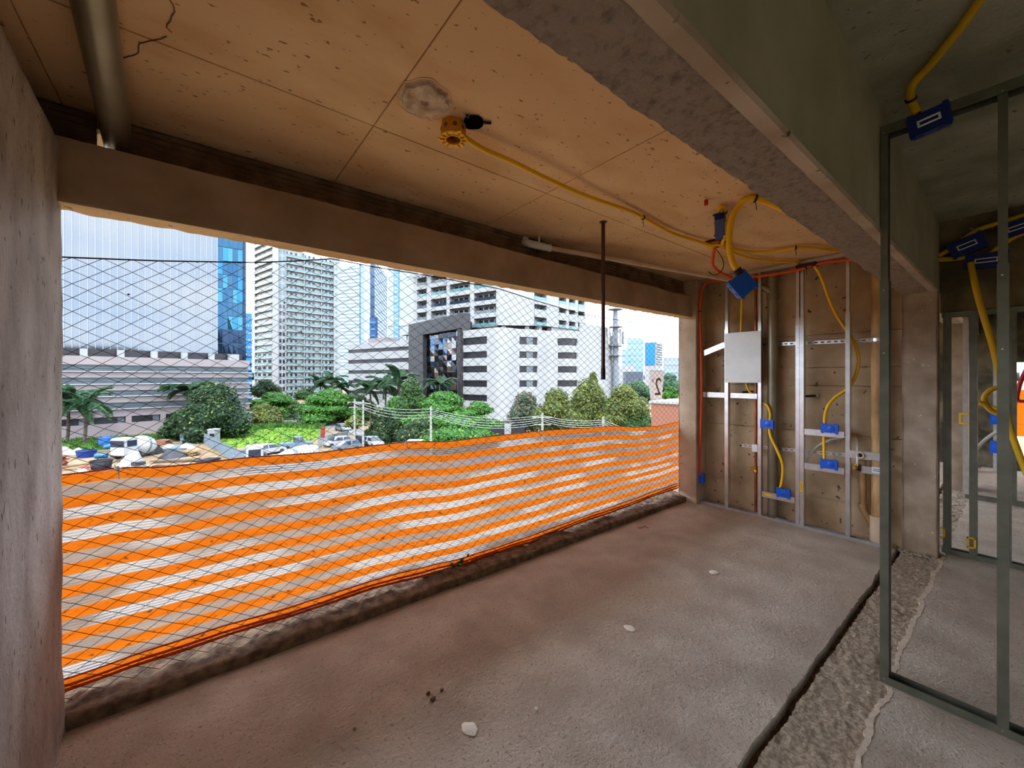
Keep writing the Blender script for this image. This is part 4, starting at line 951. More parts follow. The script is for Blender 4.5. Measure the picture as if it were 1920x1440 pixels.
for r in range(18):
    for c_ in range(nc):
        s0, s1 = fw2.L * c_ / nc + .03, fw2.L * (c_ + 1) / nc - .03; z0 = zb + hz_ * r + .06; z1 = z0 + hz_ - .12; mb = MB()
        d = [U(-.12, .05) for _ in range(4)]; q = [(fw2.P(s0, d[0]), z0), (fw2.P(s1, d[1]), z0), (fw2.P(s1, d[2]), z1), (fw2.P(s0, d[3]), z1)]
        mb.ext([(p.x, p.y, z) for p, z in q], (-fw2.n.x * .1, -fw2.n.y * .1, 0))
        obj('glass_pane', mb, mcol[3] if r < 2 else mcol[random.choice((0, 0, 1, 2, 0))], dw)
mb = MB(); fw2.box(mb, fw2.L, fw2.L + .7, -9.5, zt_, -8, .1); obj('corner_fin', mb, mcol[3], dw)
# --- low pink-grey office block (car park) in front
PA, PB = P2(120, 70), P2(468, 92); fp = Fac(PA, PB)
pk = thing('car_park_block', 'long low pink-grey block with louvred bands left of the big tree', 'building', (PB.x, PB.y, G))
s0 = -22
mb = MB(); fp.box(mb, s0, fp.L - .4, G, 4.2, -12, -.5); obj('body', mb, M['bpink'], pk)
mb = MB(); fp.box(mb, s0, fp.L - 1, 5.0, 6.85, -12, -1.6); obj('deck_recess', mb, M['winback'], pk)
for z0, z1 in ((3.85, 5.41), (1.5, 2.62), (-.9, .3), (-3.2, -2.0)):
    mb = MB(); fp.box(mb, s0, fp.L, z0, z1, -.5, 0); obj('parapet_band', mb, M['bpink'], pk)
for z0, z1 in ((2.66, 3.85), (.34, 1.5), (-1.96, -.9), (-4.36, -3.2)):
    mb = MB()
    for k in range(6): h_ = (z1 - z0) / 6; fp.box(mb, s0, fp.L - .2, z0 + k * h_, z0 + k * h_ + h_ * .72, -.5, -.26 + .1 * (k % 2))
    obj('louver', mb, M['louv'], pk)
    mb = MB(); fp.box(mb, s0, fp.L + .3, z0 - .12, z0 + .04, -.5, .35); obj('ledge', mb, M['mull'], pk)
mb = MB(); fp.box(mb, s0, fp.L, -5.85, -4.48, -.5, -.02); fp.box(mb, s0, fp.L, G, -7.1, -.5, -.02); obj('plinth_wall', mb, M['bpink'], pk)
for u0, u1 in ((60, 100), (104, 163), (176, 236), (247, 301), (311, 360), (372, 420)):
    a, b = fp.at(u0), fp.at(u1); mb = MB(); fp.box(mb, a, b, -7.1, -5.85, -.48, -.45); w_ = obj('window', mb, M['winback'], pk)
    mb = MB(); fp.box(mb, a + (b - a) * .74, b - .15, -7.05, -5.9, -.45, -.41); obj('pane', mb, M['louv'], w_)
pr = [100, 163, 176, 236, 247, 301, 311, 360, 372, 420]
for a, b in zip(pr[1::2], pr[2::2]):
    mb = MB(); fp.box(mb, fp.at(a), fp.at(b), -7.1, -5.85, -.5, -.02); obj('pillar', mb, M['bpink'], pk)
for u in (100, 158, 228, 291, 348, 399, 436, 445):
    a = fp.at(u); mb = MB(); fp.box(mb, a - .5, a + .45, 5.35, 6.75, -1.5, -.4); obj('deck_post', mb, M['bwhite'], pk)
# --- small blue tower between
fb = Fac(P2(452, 160), P2(473, 162.2))
bt = thing('small_blue_tower', 'small bright blue glass building squeezed between the dark tower and the white tower', 'tower', (fb.a.x, fb.a.y, G))
ztp = fb.z(462, 587); mb = MB(); fb.box(mb, 0, fb.L, G, ztp, -10, -.2); obj('body', mb, M['dglass2'], bt)
for k in range(14):
    mb = MB(); z0 = ztp - 2.9 * (k + 1); fb.box(mb, .1, fb.L - .1, z0, z0 + 2.2, -.2, 0); obj('window_band', mb, M['bblue'], bt)
    mb = MB(); 
    for c_ in range(4): fb.box(mb, .4 + c_ * fb.L / 4, .4 + c_ * fb.L / 4 + U(.4, .9), z0 + .4, z0 + 1.2, 0, .05)
    tag(obj('lit_window', mb, M['haze2'], bt), kind='stuff')
# --- white residential tower
rt = thing('white_apartment_tower', 'tall white apartment tower with rows of teal glass balconies', 'tower', (*P2(540, 195), G))
fl_ = Fac(P2(477, 203), P2(512, 190)); fm = Fac(P2(521, 191), P2(626, 210)); fe = Fac(P2(626, 209.5), P2(637, 212)); fpi = Fac(P2(511, 189.5), P2(522, 190.5))
fh = 3.3; ztop = fm.z(570, 474)
def wall(f, z1, d0, d1, m, nm='wall', s0=0, s1=None):
    mb = MB(); f.box(mb, s0, f.L if s1 is None else s1, G, z1, d0, d1); return obj(nm, mb, m, rt)
wall(fl_, 78, -14, -.7, M['bcream']); wall(fpi, 78, -6, .3, M['bwhite'], 'pier'); wall(fm, ztop, -14, -1.2, M['bcream']); wall(fe, ztop + 2, -10, .2, M['bwhite'], 'pier')
mb = MB(); fl_.box(mb, -.2, .9, G, 78, -3, .1); obj('pier', mb, M['bwhite'], rt)
sw0, sw1 = fm.at(522), fm.at(536)
wall(fm, ztop + 1, -1.2, -.2, M['bwhite'], 'window_bay', 0, sw1)
mb = MB(); fm.box(mb, -1, fm.L * .45, ztop + 1.4, ztop + 3.2, -9, 1.2); obj('roof_slab', mb, M['louv'], rt)
nf = int((ztop - G) / fh); zf0 = ztop - nf * fh
for k in range(nf + 5):
    z0 = zf0 + k * fh
    if k < nf:
        mb = MB(); fm.box(mb, sw1, fm.L - .2, z0 - .28, z0 + .12, -1.2, .35); bl = obj('balcony_slab', mb, M['bwhite'], rt)
        mb = MB(); fm.box(mb, sw1 + .1, fm.L - .4, z0 + .12, z0 + 1.05, .2, .28); obj('railing', mb, M['teal'], bl)
        mb = MB(); n = 11; wS = (fm.L - sw1) / n
        for c_ in range(n):
            if c_ % 4 == 3: continue
            fm.box(mb, sw1 + wS * c_ + .25, sw1 + wS * (c_ + 1) - .9, z0 + .15, z0 + 2.5, -1.2, -1.12)
        tag(obj('window_row', mb, M['winblue'], bl), kind='stuff')
        mb = MB()
        for c_ in (0, 4, 8): fm.box(mb, sw1 + wS * c_ - .2, sw1 + wS * c_ + .2, z0, z0 + fh, -1.2, .1)
        obj('fin', mb, M['bwhite'], bl)
        mb = MB()
        for q in (.2, .62): fm.box(mb, sw1 * q, sw1 * (q + .26), z0 + .7, z0 + 2.5, -.2, -.14)
        obj('window', mb, M['winblue'] if k < 14 else M['teal'], rt)
        mb = MB(); fe.box(mb, fe.L * .2, fe.L * .55, z0 + .9, z0 + 2.2, .2, .27); obj('window', mb, M['teal'], rt)
    mb = MB(); fl_.box(mb, .9, fl_.L + .1, z0 - .3, z0 + .2, -.7, .5); bl = obj('balcony_slab', mb, M['bwhite'], rt)
    mb = MB(); fl_.box(mb, 1.0, fl_.L - .1, z0 + .2, z0 + 1.2, .38, .46); obj('railing', mb, M['teal'], bl)
    mb = MB()
    for q in (.12, .4, .68): fl_.box(mb, fl_.L * q, fl_.L * (q + .16), z0 + .5, z0 + 2.4, -.7, -.62)
    tag(obj('window_row', mb, M['winblue'], bl), kind='stuff')
# --- striped glass tower, twisted tower, pale tower, slivers
def banded(name, label, uA, tA, uB, tB, uC, tC, vtop, mA, mB_, pitch, mside, duty=.5, slant=0.0, vt2=None):
    f1 = Fac(P2(uA, tA), P2(uB, tB)); t = thing(name, label, 'tower', (f1.a.x, f1.a.y, G)); zt = f1.z(uB, vtop)
    mb = MB(); f1.box(mb, 0, f1.L, G, zt, -5, -.4); obj('body', mb, mA, t)
    n = int((zt - 1) / pitch)
    for k in range(n):
        mb = MB(); z0 = zt - pitch * (k + 1); a, b = f1.P(0, 0), f1.P(f1.L, 0); h_ = pitch * duty
        mb.ext([(a.x, a.y, z0 + slant), (b.x, b.y, z0 - slant), (b.x, b.y, z0 - slant + h_), (a.x, a.y, z0 + slant + h_)], (-f1.n.x * .6, -f1.n.y * .6, 0)); obj('floor_band', mb, mB_, t)
    if uC:
        f2_ = Fac(P2(uB, tB), P2(uC, tC)); mb = MB(); f2_.box(mb, 0, f2_.L, G, zt, -1, .05); obj('side_wall', mb, mside, t)
    return t, f1, zt
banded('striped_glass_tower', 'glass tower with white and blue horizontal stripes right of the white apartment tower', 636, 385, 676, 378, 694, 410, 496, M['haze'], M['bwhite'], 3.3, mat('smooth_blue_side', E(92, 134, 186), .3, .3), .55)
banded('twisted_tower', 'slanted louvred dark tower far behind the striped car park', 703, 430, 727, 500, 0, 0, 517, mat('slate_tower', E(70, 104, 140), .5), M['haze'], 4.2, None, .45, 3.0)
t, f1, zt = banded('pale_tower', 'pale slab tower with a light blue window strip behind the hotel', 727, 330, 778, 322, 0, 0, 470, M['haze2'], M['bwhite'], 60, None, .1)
mb = MB(); a, b = f1.at(738), f1.at(748); f1.box(mb, a, b, G, zt - 10, -.4, .1); obj('glass_strip', mb, mat('sky_blue_glass', E(112, 176, 226), .3, .1), t)
mb = MB()
for k in range(24): f1.box(mb, a + 1, b - 1, 6 + 3.6 * k, 6 + 3.6 * k + 1.2, .1, .15)
tag(obj('strip_window', mb, M['bwhite'], t), kind='stuff')
banded('pale_slab', 'pale sliver of a tower between the striped tower and the twisted tower', 692, 440, 704, 440, 0, 0, 500, M['haze2'], M['bwhite'], 5, None, .3)
banded('low_blue_block', 'low dark blue block at the foot of the twisted tower', 693, 300, 704, 300, 0, 0, 594, mat('deep_blue', E(40, 84, 150), .4), M['dglass2'], 5, None, .3)
# --- striped white car park and black portal and curved white front (one complex)
cp = thing('striped_car_park', 'white car park wing with dark ribbon windows left of the black portal', 'building', (*P2(660, 140), G))
fc = Fac(P2(651, 142.5), P2(768, 124.5)); mb = MB(); fc.box(mb, 0, fc.L, G, 13.1, -14, -.5); obj('body', mb, M['winback'], cp)
edges = [13.2, 11.3, 10.1, 7.7, 6.4, 4.05, 2.85, .55, -.4, -3, -4, -9.5]
for k in range(0, len(edges), 2):
    mb = MB(); fc.box(mb, 0, fc.L, edges[k + 1], edges[k], -.6, 0); obj('parapet_band', mb, M['bwhite'], cp)
mb = MB(); a, b = fc.at(672), fc.at(704); fc.box(mb, a, b, 13, 15.4, -9, -4); obj('roof_house', mb, M['bpink'], cp)
mb = MB(); a, b = fc.at(741), fc.at(766); fc.box(mb, a, b, 15.3, 15.6, -7, -2); fc.box(mb, a + 1, a + 1.3, 13, 15.3, -4, -3.7); fc.box(mb, b - .8, b - .4, 13, 15.3, -4, -3.7); obj('roof_canopy', mb, M['bcream'], cp)
po = thing('black_portal', 'black stone portal framing a tall warped glass front', 'building', (*P2(816, 110), G))
fq = Fac(P2(766, 122), P2(866.5, 100)); z1 = 17.7
a, b = fq.at(793), fq.at(857); zi = 13.9
mb = MB(); fq.box(mb, 0, a, G, z1, -2.5, 0); obj('left_jamb', mb, M['brown'], po); mb = MB(); fq.box(mb, b, fq.L, G, z1, -2.5, 0); obj('right_jamb', mb, M['brown'], po)
mb = MB(); fq.box(mb, a, b, zi, z1, -2.5, 0); obj('lintel_block', mb, M['brown'], po)
fs = Fac(fq.b, P2(886.5, 119)); mb = MB(); fs.box(mb, 0, fs.L, 13.9, z1, -1.2, .02); obj('side_return', mb, M['brown'], po)
mb = MB(); fs.box(mb, .5, fs.L, G, 13.9, -1.2, -.3); obj('side_return', mb, M['winback'], po)
mb = MB(); fq.box(mb, a, b, G, zi, -2.4, -1.6); obj('backing', mb, M['winback'], po)
smk = mat('brown_reflection_glass', (.075, .055, .045), .06, 1); blk = mat('dark_reflection_glass', (.004, .006, .010), .06, 1); pal = mat('pale_reflection_glass', (.12, .12, .125), .08, 1)  # brown, black and pale glass imitate uneven reflections across the panes
for r in range(12):
    for c_ in range(8):
        s0_, s1_ = a + (b - a) * c_ / 8 + .03, a + (b - a) * (c_ + 1) / 8 - .03; z0 = -5 + (zi + 5) * r / 12 + .03; z2 = z0 + (zi + 5) / 12 - .06
        d = [-1.2 + U(-.09, .09) for _ in range(4)]; q = [(fq.P(s0_, d[0]), z0), (fq.P(s1_, d[1]), z0), (fq.P(s1_, d[2]), z2), (fq.P(s0_, d[3]), z2)]
        mb = MB(); mb.ext([(p.x, p.y, z) for p, z in q], (-fq.n.x * .1, -fq.n.y * .1, 0)); obj('glass_pane', mb, pal if 3 <= r <= 4 and c_ > 1 and RND() < .6 else (random.choice((smk, pal, blk)) if c_ > 4 and r > 4 else random.choice((blk, M['dglass'], smk, blk))), po)
    # curved front
cf = thing('curved_white_front', 'wavy white car park front with short dark windows under the hotel', 'building', (*P2(960, 97), G))
plan = [(866, 100.5), (890, 97.5), (913, 95.0), (935, 93.2), (955, 94.2), (974, 96.5), (992, 97.0), (1008, 98.2), (1028, 100.3), (1045, 100.4), (1064, 99.6), (1083, 101.5), (1102, 104.5), (1124, 108), (1148, 113)]
pp = [P2(u, t) for u, t in plan]
dense = [p for p in cat([Vector((p.x, p.y, 0)) for p in pp], .5)]
def ufind(u):
    best = None
    for i, p in enumerate(dense):
        t = p.x * DX + p.y * DY; l = (p.x * RX + p.y * RY) / t; uu = CX + F * l
        if best is None or abs(uu - u) < best[0]: best = (abs(uu - u), i)
    return best[1]
def ribbon(i0, i1, z0, z1, d, th=.3):
    mb = MB(); P_ = dense[i0:i1 + 1]; n = len(P_); vs = []
    for k, p in enumerate(P_):
        e = (P_[min(k + 1, n - 1)] - P_[max(k - 1, 0)]).normalized(); nn = Vector((e.y, -e.x, 0))
        if nn.dot(-p) < 0: nn = -nn
        q = p + nn * d; q2 = p + nn * (d - th); vs += [(q.x, q.y, z0), (q.x, q.y, z1), (q2.x, q2.y, z1), (q2.x, q2.y, z0)]
    fs_ = []
    for k in range(n - 1):
        for j in range(4): fs_.append((k * 4 + j, k * 4 + (j + 1) % 4, k * 4 + 4 + (j + 1) % 4, k * 4 + 4 + j))
    fs_ += [(0, 1, 2, 3), tuple((n - 1) * 4 + j for j in (3, 2, 1, 0))]
    return mb.add(vs, fs_)
N_ = len(dense) - 1
zw = [(11.35, 9.55), (7.85, 6.25), (4.35, 2.75), (.85, -.75), (-2.65, -4.2)]
wins = [(866, 913, 5), (974, 1008, 4), (1045, 1083, 4)]
zr = [13.25] + [z for p in zw for z in p] + [G]
for k in range(0, len(zr), 2): obj('wall_band', ribbon(0, N_, zr[k + 1], zr[k], 0), M['bwhite'], cf, smooth=True)
segs = [(913, 974), (1008, 1045), (1083, 1148)]
for a, b in segs:
    for (h1, h0) in zw: obj('wall_panel', ribbon(ufind(a), ufind(b), h0, h1, -.0), M['bwhite'], cf, smooth=True)
for a, b in ((974, 1008), (1045, 1083)): obj('wall_panel', ribbon(ufind(a), ufind(b), zw[4][1], zw[4][0], 0), M['bwhite'], cf, smooth=True)
for a, b, n in wins:
    for h1, h0 in zw[:n]:
        w_ = obj('window', ribbon(ufind(a), ufind(b), h0, h1, -.32, .1), M['winback'], cf)
        if a == 974: i = ufind(986); obj('pane', ribbon(i, i + 3, h0, h1, -.2, .1), M['louv'], w_)
obj('roof_wall', ribbon(ufind(1092), N_, 13.0, 15.6, -.6, .4), M['bwhite'], cf, smooth=True)
# --- hotel block with balconies above
ho = thing('white_balcony_hotel', 'white hotel with stacked balconies rising above the curved front and black portal', 'building', (*P2(940, 114), 13))
def bal_front(f, cells, z0, z1, ph, open_h, rail_m):
    """facade with open balcony bays: cells are (s0, s1) along it"""
    n = int((z1 - z0) / ph) + 1; cur = 0.0
    mb = MB(); f.box(mb, 0, f.L, z0, z1, -9, -2.0); obj('core', mb, M['bcream'], ho)
    for a, b in cells:
        mb = MB(); f.box(mb, cur, a, z0, z1, -2.0, 0); obj('pier', mb, M['bwhite'], ho); cur = b
        for k in range(n):
            q = z0 + k * ph; mb = MB(); f.box(mb, a, b, q + open_h, q + ph, -2.0, .15); obj('balcony_slab', mb, M['bwhite'], ho)
            nW = 4; wd = (b - a) / nW; w_ = None; mb = MB()
            for c_ in range(nW): f.box(mb, a + wd * c_ + wd * .16, a + wd * (c_ + 1) - wd * .12, q + .5, q + open_h - .35, -2.0, -1.9)
            obj('window', mb, M['winblue'], ho)
            mb = MB(); f.box(mb, a + .1, b - .1, q + .0, q + .95, -.05, .05); obj('railing', mb, rail_m[k % len(rail_m)], ho)
    mb = MB(); f.box(mb, cur, f.L, z0, z1, -2.0, 0); obj('pier', mb, M['bwhite'], ho)
zd = 13.4
h1_ = Fac(P2(775, 130), P2(934, 112)); zc0 = 16.2
bal_front(h1_, [(h1_.at(u), h1_.at(v)) for u, v in ((782, 800), (808, 837), (843, 881), (889, 930))], zc0, 33.8, 3.7, 2.45, [M['teal'], M['louv'], M['winblue']])
h2_ = Fac(P2(934, 112), P2(1000, 113)); bal_front(h2_, [], zc0, 36, 3.7, 2.4, [M['teal']])
h3_ = Fac(P2(1000, 113), P2(1098, 128)); bal_front(h3_, [(h3_.at(u), h3_.at(v)) for u, v in ((1002, 1025), (1048, 1062), (1067, 1079), (1084, 1096))], zc0 + .3, 36, 3.6, 2.3, [M['teal'], M['haze2']])
for f, a, b in ((h1_, 0, h1_.L), (h2_, 0, h2_.L), (h3_, 0, h3_.at(1036))):
    mb = MB(); f.box(mb, a, b, 12.8, zc0, -9, -2.5); obj('deck_recess', mb, M['winback'], ho)
mb = MB(); h3_.box(mb, h3_.at(1036), h3_.L, 12.8, zc0 + .4, -9, -.4); obj('deck_wall', mb, M['bwhite'], ho)
for u0, u1 in ((1028, 1034), (1049, 1053), (1069, 1077)):
    mb = MB(); h3_.box(mb, h3_.at(u0), h3_.at(u1), 13.2, 15.2 if u0 != 1028 else 16, -.5, -.32); obj('window', mb, M['winback'], ho)
for f, u in ((h2_, 945), (h2_, 989), (h3_, 1016)):
    a = f.at(u); mb = MB(); f.box(mb, a - .6, a + .6, 12.8, zc0, -3, -.6); obj('column', mb, M['bwhite'], ho)
mb = MB(); rt_ = random.Random(4)
for k in range(26):
    a = h1_.at(772) + k * .75; q = h1_.P(a, -.5); e = h1_.P(a + rt_.uniform(-1, 1), 2.2 + rt_.uniform(-.8, .8)); mb.bar((q.x, q.y, 34 + rt_.uniform(-.3, .5)), (e.x, e.y, 33.4 + rt_.uniform(-.6, .6)), .15, .15)
tag(obj('roof_pergola', mb, M['louv'], ho), kind='stuff')
# --- telecom mast
mx = P2(1154, 112); mt = thing('telecom_mast', 'grey telecom mast with antenna ring right of the curved front', 'mast', (mx.x, mx.y, G))
gm = mat('mast_grey', E(150, 164, 178), .5)
zt_m = zz(582, 112); obj('shaft', MB().lathe([(.95, 0), (.85, zt_m - G - 8), (.6, zt_m - G)], (mx.x, mx.y, G), (0, 0, 1), 14), gm, mt, smooth=True)
for v in (581, 614, 650, 668):
    obj('platform', MB().lathe([(2.0 if v < 640 else 1.9, 0), (2.0, .2), (.5, .25)], (mx.x, mx.y, zz(v, 112)), (0, 0, 1), 16), gm, mt)
for k in range(9):
    a = k * .7; q = Vector((mx.x + 2.2 * math.cos(a), mx.y + 2.2 * math.sin(a), zz(646, 112))); h_ = U(3, 5)
    obj('antenna', MB().box(q.x - .22, q.x + .22, q.y - .22, q.y + .22, q.z, q.z + h_), [M['bcream'], gm][k % 2], mt)
mb = MB(); mb.tube([(mx.x + 1.0, mx.y - .3, G), (mx.x + 1.0, mx.y - .3, zt_m)], .08, 5)
obj('cable_ladder', mb, M['winback'], mt); obj('lightning_rod', MB().tube([(mx.x + .9, mx.y - .7, zt_m), (mx.x + .9, mx.y - .7, zt_m + 1.5)], .06, 5), gm, mt)
# --- far right towers
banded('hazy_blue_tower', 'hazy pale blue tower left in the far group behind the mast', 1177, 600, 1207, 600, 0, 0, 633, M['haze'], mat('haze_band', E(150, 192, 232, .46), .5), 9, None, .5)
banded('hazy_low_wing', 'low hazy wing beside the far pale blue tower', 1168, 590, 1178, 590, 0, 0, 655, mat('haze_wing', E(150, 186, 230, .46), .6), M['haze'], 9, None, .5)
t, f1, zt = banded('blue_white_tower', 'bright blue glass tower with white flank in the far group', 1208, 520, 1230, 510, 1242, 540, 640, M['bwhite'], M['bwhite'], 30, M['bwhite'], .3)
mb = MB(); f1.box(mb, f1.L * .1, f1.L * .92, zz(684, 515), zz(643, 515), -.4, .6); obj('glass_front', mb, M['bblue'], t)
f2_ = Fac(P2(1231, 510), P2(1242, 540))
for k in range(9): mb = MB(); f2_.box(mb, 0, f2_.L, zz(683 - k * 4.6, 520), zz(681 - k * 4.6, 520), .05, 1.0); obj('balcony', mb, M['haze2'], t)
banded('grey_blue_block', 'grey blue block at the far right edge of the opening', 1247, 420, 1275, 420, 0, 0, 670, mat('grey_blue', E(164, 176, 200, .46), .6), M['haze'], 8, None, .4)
banded('white_low_roof', 'low white flat roofed building right of the mast', 1158, 210, 1191, 210, 0, 0, 686, M['bwhite'], M['bwhite'], 30, None, .3)
banded('dark_low_block', 'dark grey low block below the hazy blue tower', 1174, 180, 1206, 180, 0, 0, 697, mat('slate', E(100, 112, 132), .6), M['haze'], 30, None, .02)
# --- brick parapet building on the right
bm_ = mat('salmon_brick', E(206, 140, 112), .85); fbk = Fac(P2(1221, 36), P2(1300, 33.2))
bk = thing('brick_building', 'salmon brick wall with a pale coping at the right edge of the opening', 'building', (fbk.a.x, fbk.a.y, G))
ztp = fbk.z(1245, 757); mortar = mat('brick_mortar', E(222, 176, 150), .9)
mb = MB(); fbk.box(mb, 0, fbk.L, G, ztp, -8, -.03); obj('backing', mb, mortar, bk)
mb = MB()
for r in range(70):
    z0 = ztp - .085 * (r + 1)
    for c_ in range(-1, 18):
        a = max(0, c_ * .25 + (.125 if r % 2 else 0)); b = min(fbk.L, c_ * .25 + (.125 if r % 2 else 0) + .235)
        if b > a: fbk.box(mb, a, b, z0, z0 + .07, -.03, U(-.004, .004))
tag(obj('brickwork', mb, bm_, bk), kind='stuff')
mb = MB(); fbk.box(mb, -.15, fbk.L, ztp, ztp + .22, -8, .12); obj('coping', mb, M['bwhite'], bk)
banded('terracotta_roofs', 'pale terracotta roofs behind the brick wall', 1236, 130, 1275, 130, 0, 0, 745, mat('terracotta', E(224, 190, 164), .8), M['bcream'], 6, None, .2)
# --- distant hills all round the city
def ring(a, b):
    t = 2 * math.pi * a; r = 2300 + 60 * math.sin(5 * t); h = (90 + 70 * (.5 + nz3(math.cos(t) * 2, math.sin(t) * 2, 0, 1.2)) + 30 * nz3(math.cos(t) * 9, math.sin(t) * 9, 1, 1)) * b
    h *= .25 if -.05 < t < 1.9 else 1.1
    return (r * math.cos(t) * (1 - .1 * b), r * math.sin(t) * (1 - .1 * b), G + h)
struct('hills', MB().grid(ring, 200, 3), M['hill'], 'distant hills round the city, tinted blue for haze', smooth='all', recalc=False)
# ================================================================= TREES
def leafm(name, a, b, c=None):
    m = mat(name, a, .6, spec=.25); n, L = m.node_tree.nodes, m.node_tree.links; p = n['Principled BSDF']
    at = n.new('ShaderNodeAttribute'); at.attribute_name = 'leaf_tone'
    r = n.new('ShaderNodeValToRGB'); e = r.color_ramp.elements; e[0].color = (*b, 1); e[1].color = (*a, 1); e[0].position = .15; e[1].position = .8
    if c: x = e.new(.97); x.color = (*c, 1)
    L.new(at.outputs['Fac'], r.inputs[0]); L.new(r.outputs[0], p.inputs['Base Color'])
    tr = n.new('ShaderNodeBsdfTranslucent'); L.new(r.outputs[0], tr.inputs[0]); mx = n.new('ShaderNodeMixShader'); mx.inputs[0].default_value = .3
    out = n['Material Output']; L.new(p.outputs[0], mx.inputs[1]); L.new(tr.outputs[0], mx.inputs[2]); L.new(mx.outputs[0], out.inputs[0])
    return m
LF = {'dark': leafm('dark_leaves', E(58, 104, 52), E(30, 62, 34), E(150, 180, 70)), 'mid': leafm('mid_leaves', E(92, 140, 62), E(48, 90, 42)),
      'bright': leafm('bright_leaves', E(104, 182, 52), E(40, 110, 36), E(150, 214, 80)), 'olive': leafm('olive_leaves', E(150, 164, 72), E(84, 108, 50), E(192, 196, 92)),
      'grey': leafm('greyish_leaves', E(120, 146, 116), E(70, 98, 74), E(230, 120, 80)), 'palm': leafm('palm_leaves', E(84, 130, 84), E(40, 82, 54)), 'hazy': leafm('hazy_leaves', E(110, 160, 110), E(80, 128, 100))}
bark = mat('bark', E(110, 96, 82), .9)
def set_tone(o, tones):
    a = o.data.attributes.new('leaf_tone', 'FLOAT', 'FACE'); a.data.foreach_set('value', tones)
def tree(label, u, t, half, vtop, vbot, kind='mid', n=2600, flat=False, name='tree', trunk=True, ls=.42, nb=11):
    n = int(n * 2.1); ls *= .66
    c0 = P2(u, t); R = half / F * t; zt, zb_ = zz(vtop, t), zz(vbot, t); H = zt - zb_
    T = thing(name, label, 'tree', (c0.x, c0.y, G)); mb = MB(); tones = []
    blobs = []
    for k in range(nb):
        a = 2.4 * k + U(0, .8); q = math.sqrt((k + .5) / nb)
        f = 1 - (q ** 2) * U(.35, .9)
        bz_ = zb_ + H * (U(.25, .78) * f if k else .72); rr = R * (U(.46, .62) if flat else U(.32, .5))
        blobs.append((Vector((c0.x + R * .70 * q * math.cos(a), c0.y + R * .70 * q * math.sin(a), bz_)), rr, (min(rr * .34, H * .3) if flat else min(rr, H * .45)) * U(.85, 1.1)))
    blobs.append((Vector((c0.x, c0.y, zt - H * .2)), R * .45, H * .2))
    if not flat: blobs.append((Vector((c0.x, c0.y, zb_ + H * .45)), R * .62, H * .42))
    for b, rr, rz_ in blobs:                       # leafy mass inside, so crowns are not see-through
        o0 = len(mb.f); n1, n2 = 9, 6
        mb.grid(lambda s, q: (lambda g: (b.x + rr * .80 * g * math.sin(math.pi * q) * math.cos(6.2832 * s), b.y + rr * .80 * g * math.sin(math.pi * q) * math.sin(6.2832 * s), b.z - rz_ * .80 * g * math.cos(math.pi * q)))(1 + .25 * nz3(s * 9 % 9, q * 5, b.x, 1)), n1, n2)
        tones += [U(.0, .35) for _ in range(len(mb.f) - o0)]  # inner mass in darker tones, as if shaded by the crown
    w_ = [b[1] * b[1] for b in blobs]
    for _ in range(n):
        b, rr, rz_ = random.choices(blobs, w_)[0]
        d = Vector((random.gauss(0, 1), random.gauss(0, 1), random.gauss(.25 if flat else .1, 1))).normalized(); g = U(.80, 1.08)
        p = b + Vector((d.x * rr, d.y * rr, d.z * rz_)) * g
        s = ls * U(.6, 1.4); ax = Vector((U(-1, 1), U(-1, 1), U(-.35, .35) if flat else U(-.8, .8))).normalized()
        nn = (d + Vector((U(-.7, .7), U(-.7, .7), U(-.3, 1.0)))).normalized(); e = ax.cross(nn)
        if e.length < .05: continue
        e = e.normalized() * s * .5; ax = nn.cross(e).normalized() * s
        mb.add([p - ax, p + e * .8, p + ax, p - e * .8], [(0, 1, 2, 3)]); tones.append(max(0, min(1, random.gauss(.5, .24) + .08 * (d.z > .2))))  # leaves facing up toned a little lighter, as if lit
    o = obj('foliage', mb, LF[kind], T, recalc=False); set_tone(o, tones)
    if trunk:
        tr = MB(); top_ = Vector((c0.x, c0.y, zb_ + H * .4)); r_ = max(.16, R * .055)
        tr.tube(cat([(c0.x + .2, c0.y, G), (c0.x - .1, c0.y, G + (zb_ - G) * .6), top_], .6), r_, 7, rf=lambda i, r: r * (1 - .03 * i))
        for k in range(4): a = 1.6 * k + .4; tr.tube([top_ - Vector((0, 0, H * .3)), (c0.x + R * .5 * math.cos(a), c0.y + R * .5 * math.sin(a), zb_ + H * .45)], r_ * .5, 5)
        obj('trunk', tr, bark, T)
    return T
tree('big dark round tree with yellowish leaf tips before the pink-grey block', 398, 72, 68, 722, 818, 'dark', 5200, ls=.45, nb=13)
tree('dark lower bush at the left foot of the big dark tree', 338, 70, 30, 770, 815, 'dark', 1300)
tree('small dark round tree under the white apartment tower', 497, 142, 26, 711, 742, 'dark', 1300, ls=.6)
tree('mid green broad tree left of the street', 512, 112, 44, 735, 776, 'bright', 1900, flat=True, ls=.6)
tree('olive shrub beside the grey shed by the meadow', 492, 92, 34, 757, 793, 'olive', 1500, ls=.5)
tree('dark leafy street tree at the far bend of the street', 568, 112, 34, 728, 786, 'mid', 1800, flat=True, ls=.6)
tree('broad layered green street tree in the middle of the row', 618, 96, 52, 727, 792, 'bright', 3000, flat=True, ls=.5, nb=13)
tree('dark street tree behind the twin utility poles', 668, 104, 40, 738, 792, 'mid', 2200, ls=.55)
tree('small bright yellow-green tree by the twin utility poles', 667, 66, 20, 778, 800, 'olive', 900, flat=True, ls=.35)
tree('dense dark tree right of the twin utility poles', 716, 68, 36, 762, 832, 'dark', 2400, ls=.42)
tree('leafy green tree filling the gap behind the parked cars', 742, 82, 34, 742, 815, 'bright', 1900, ls=.45)
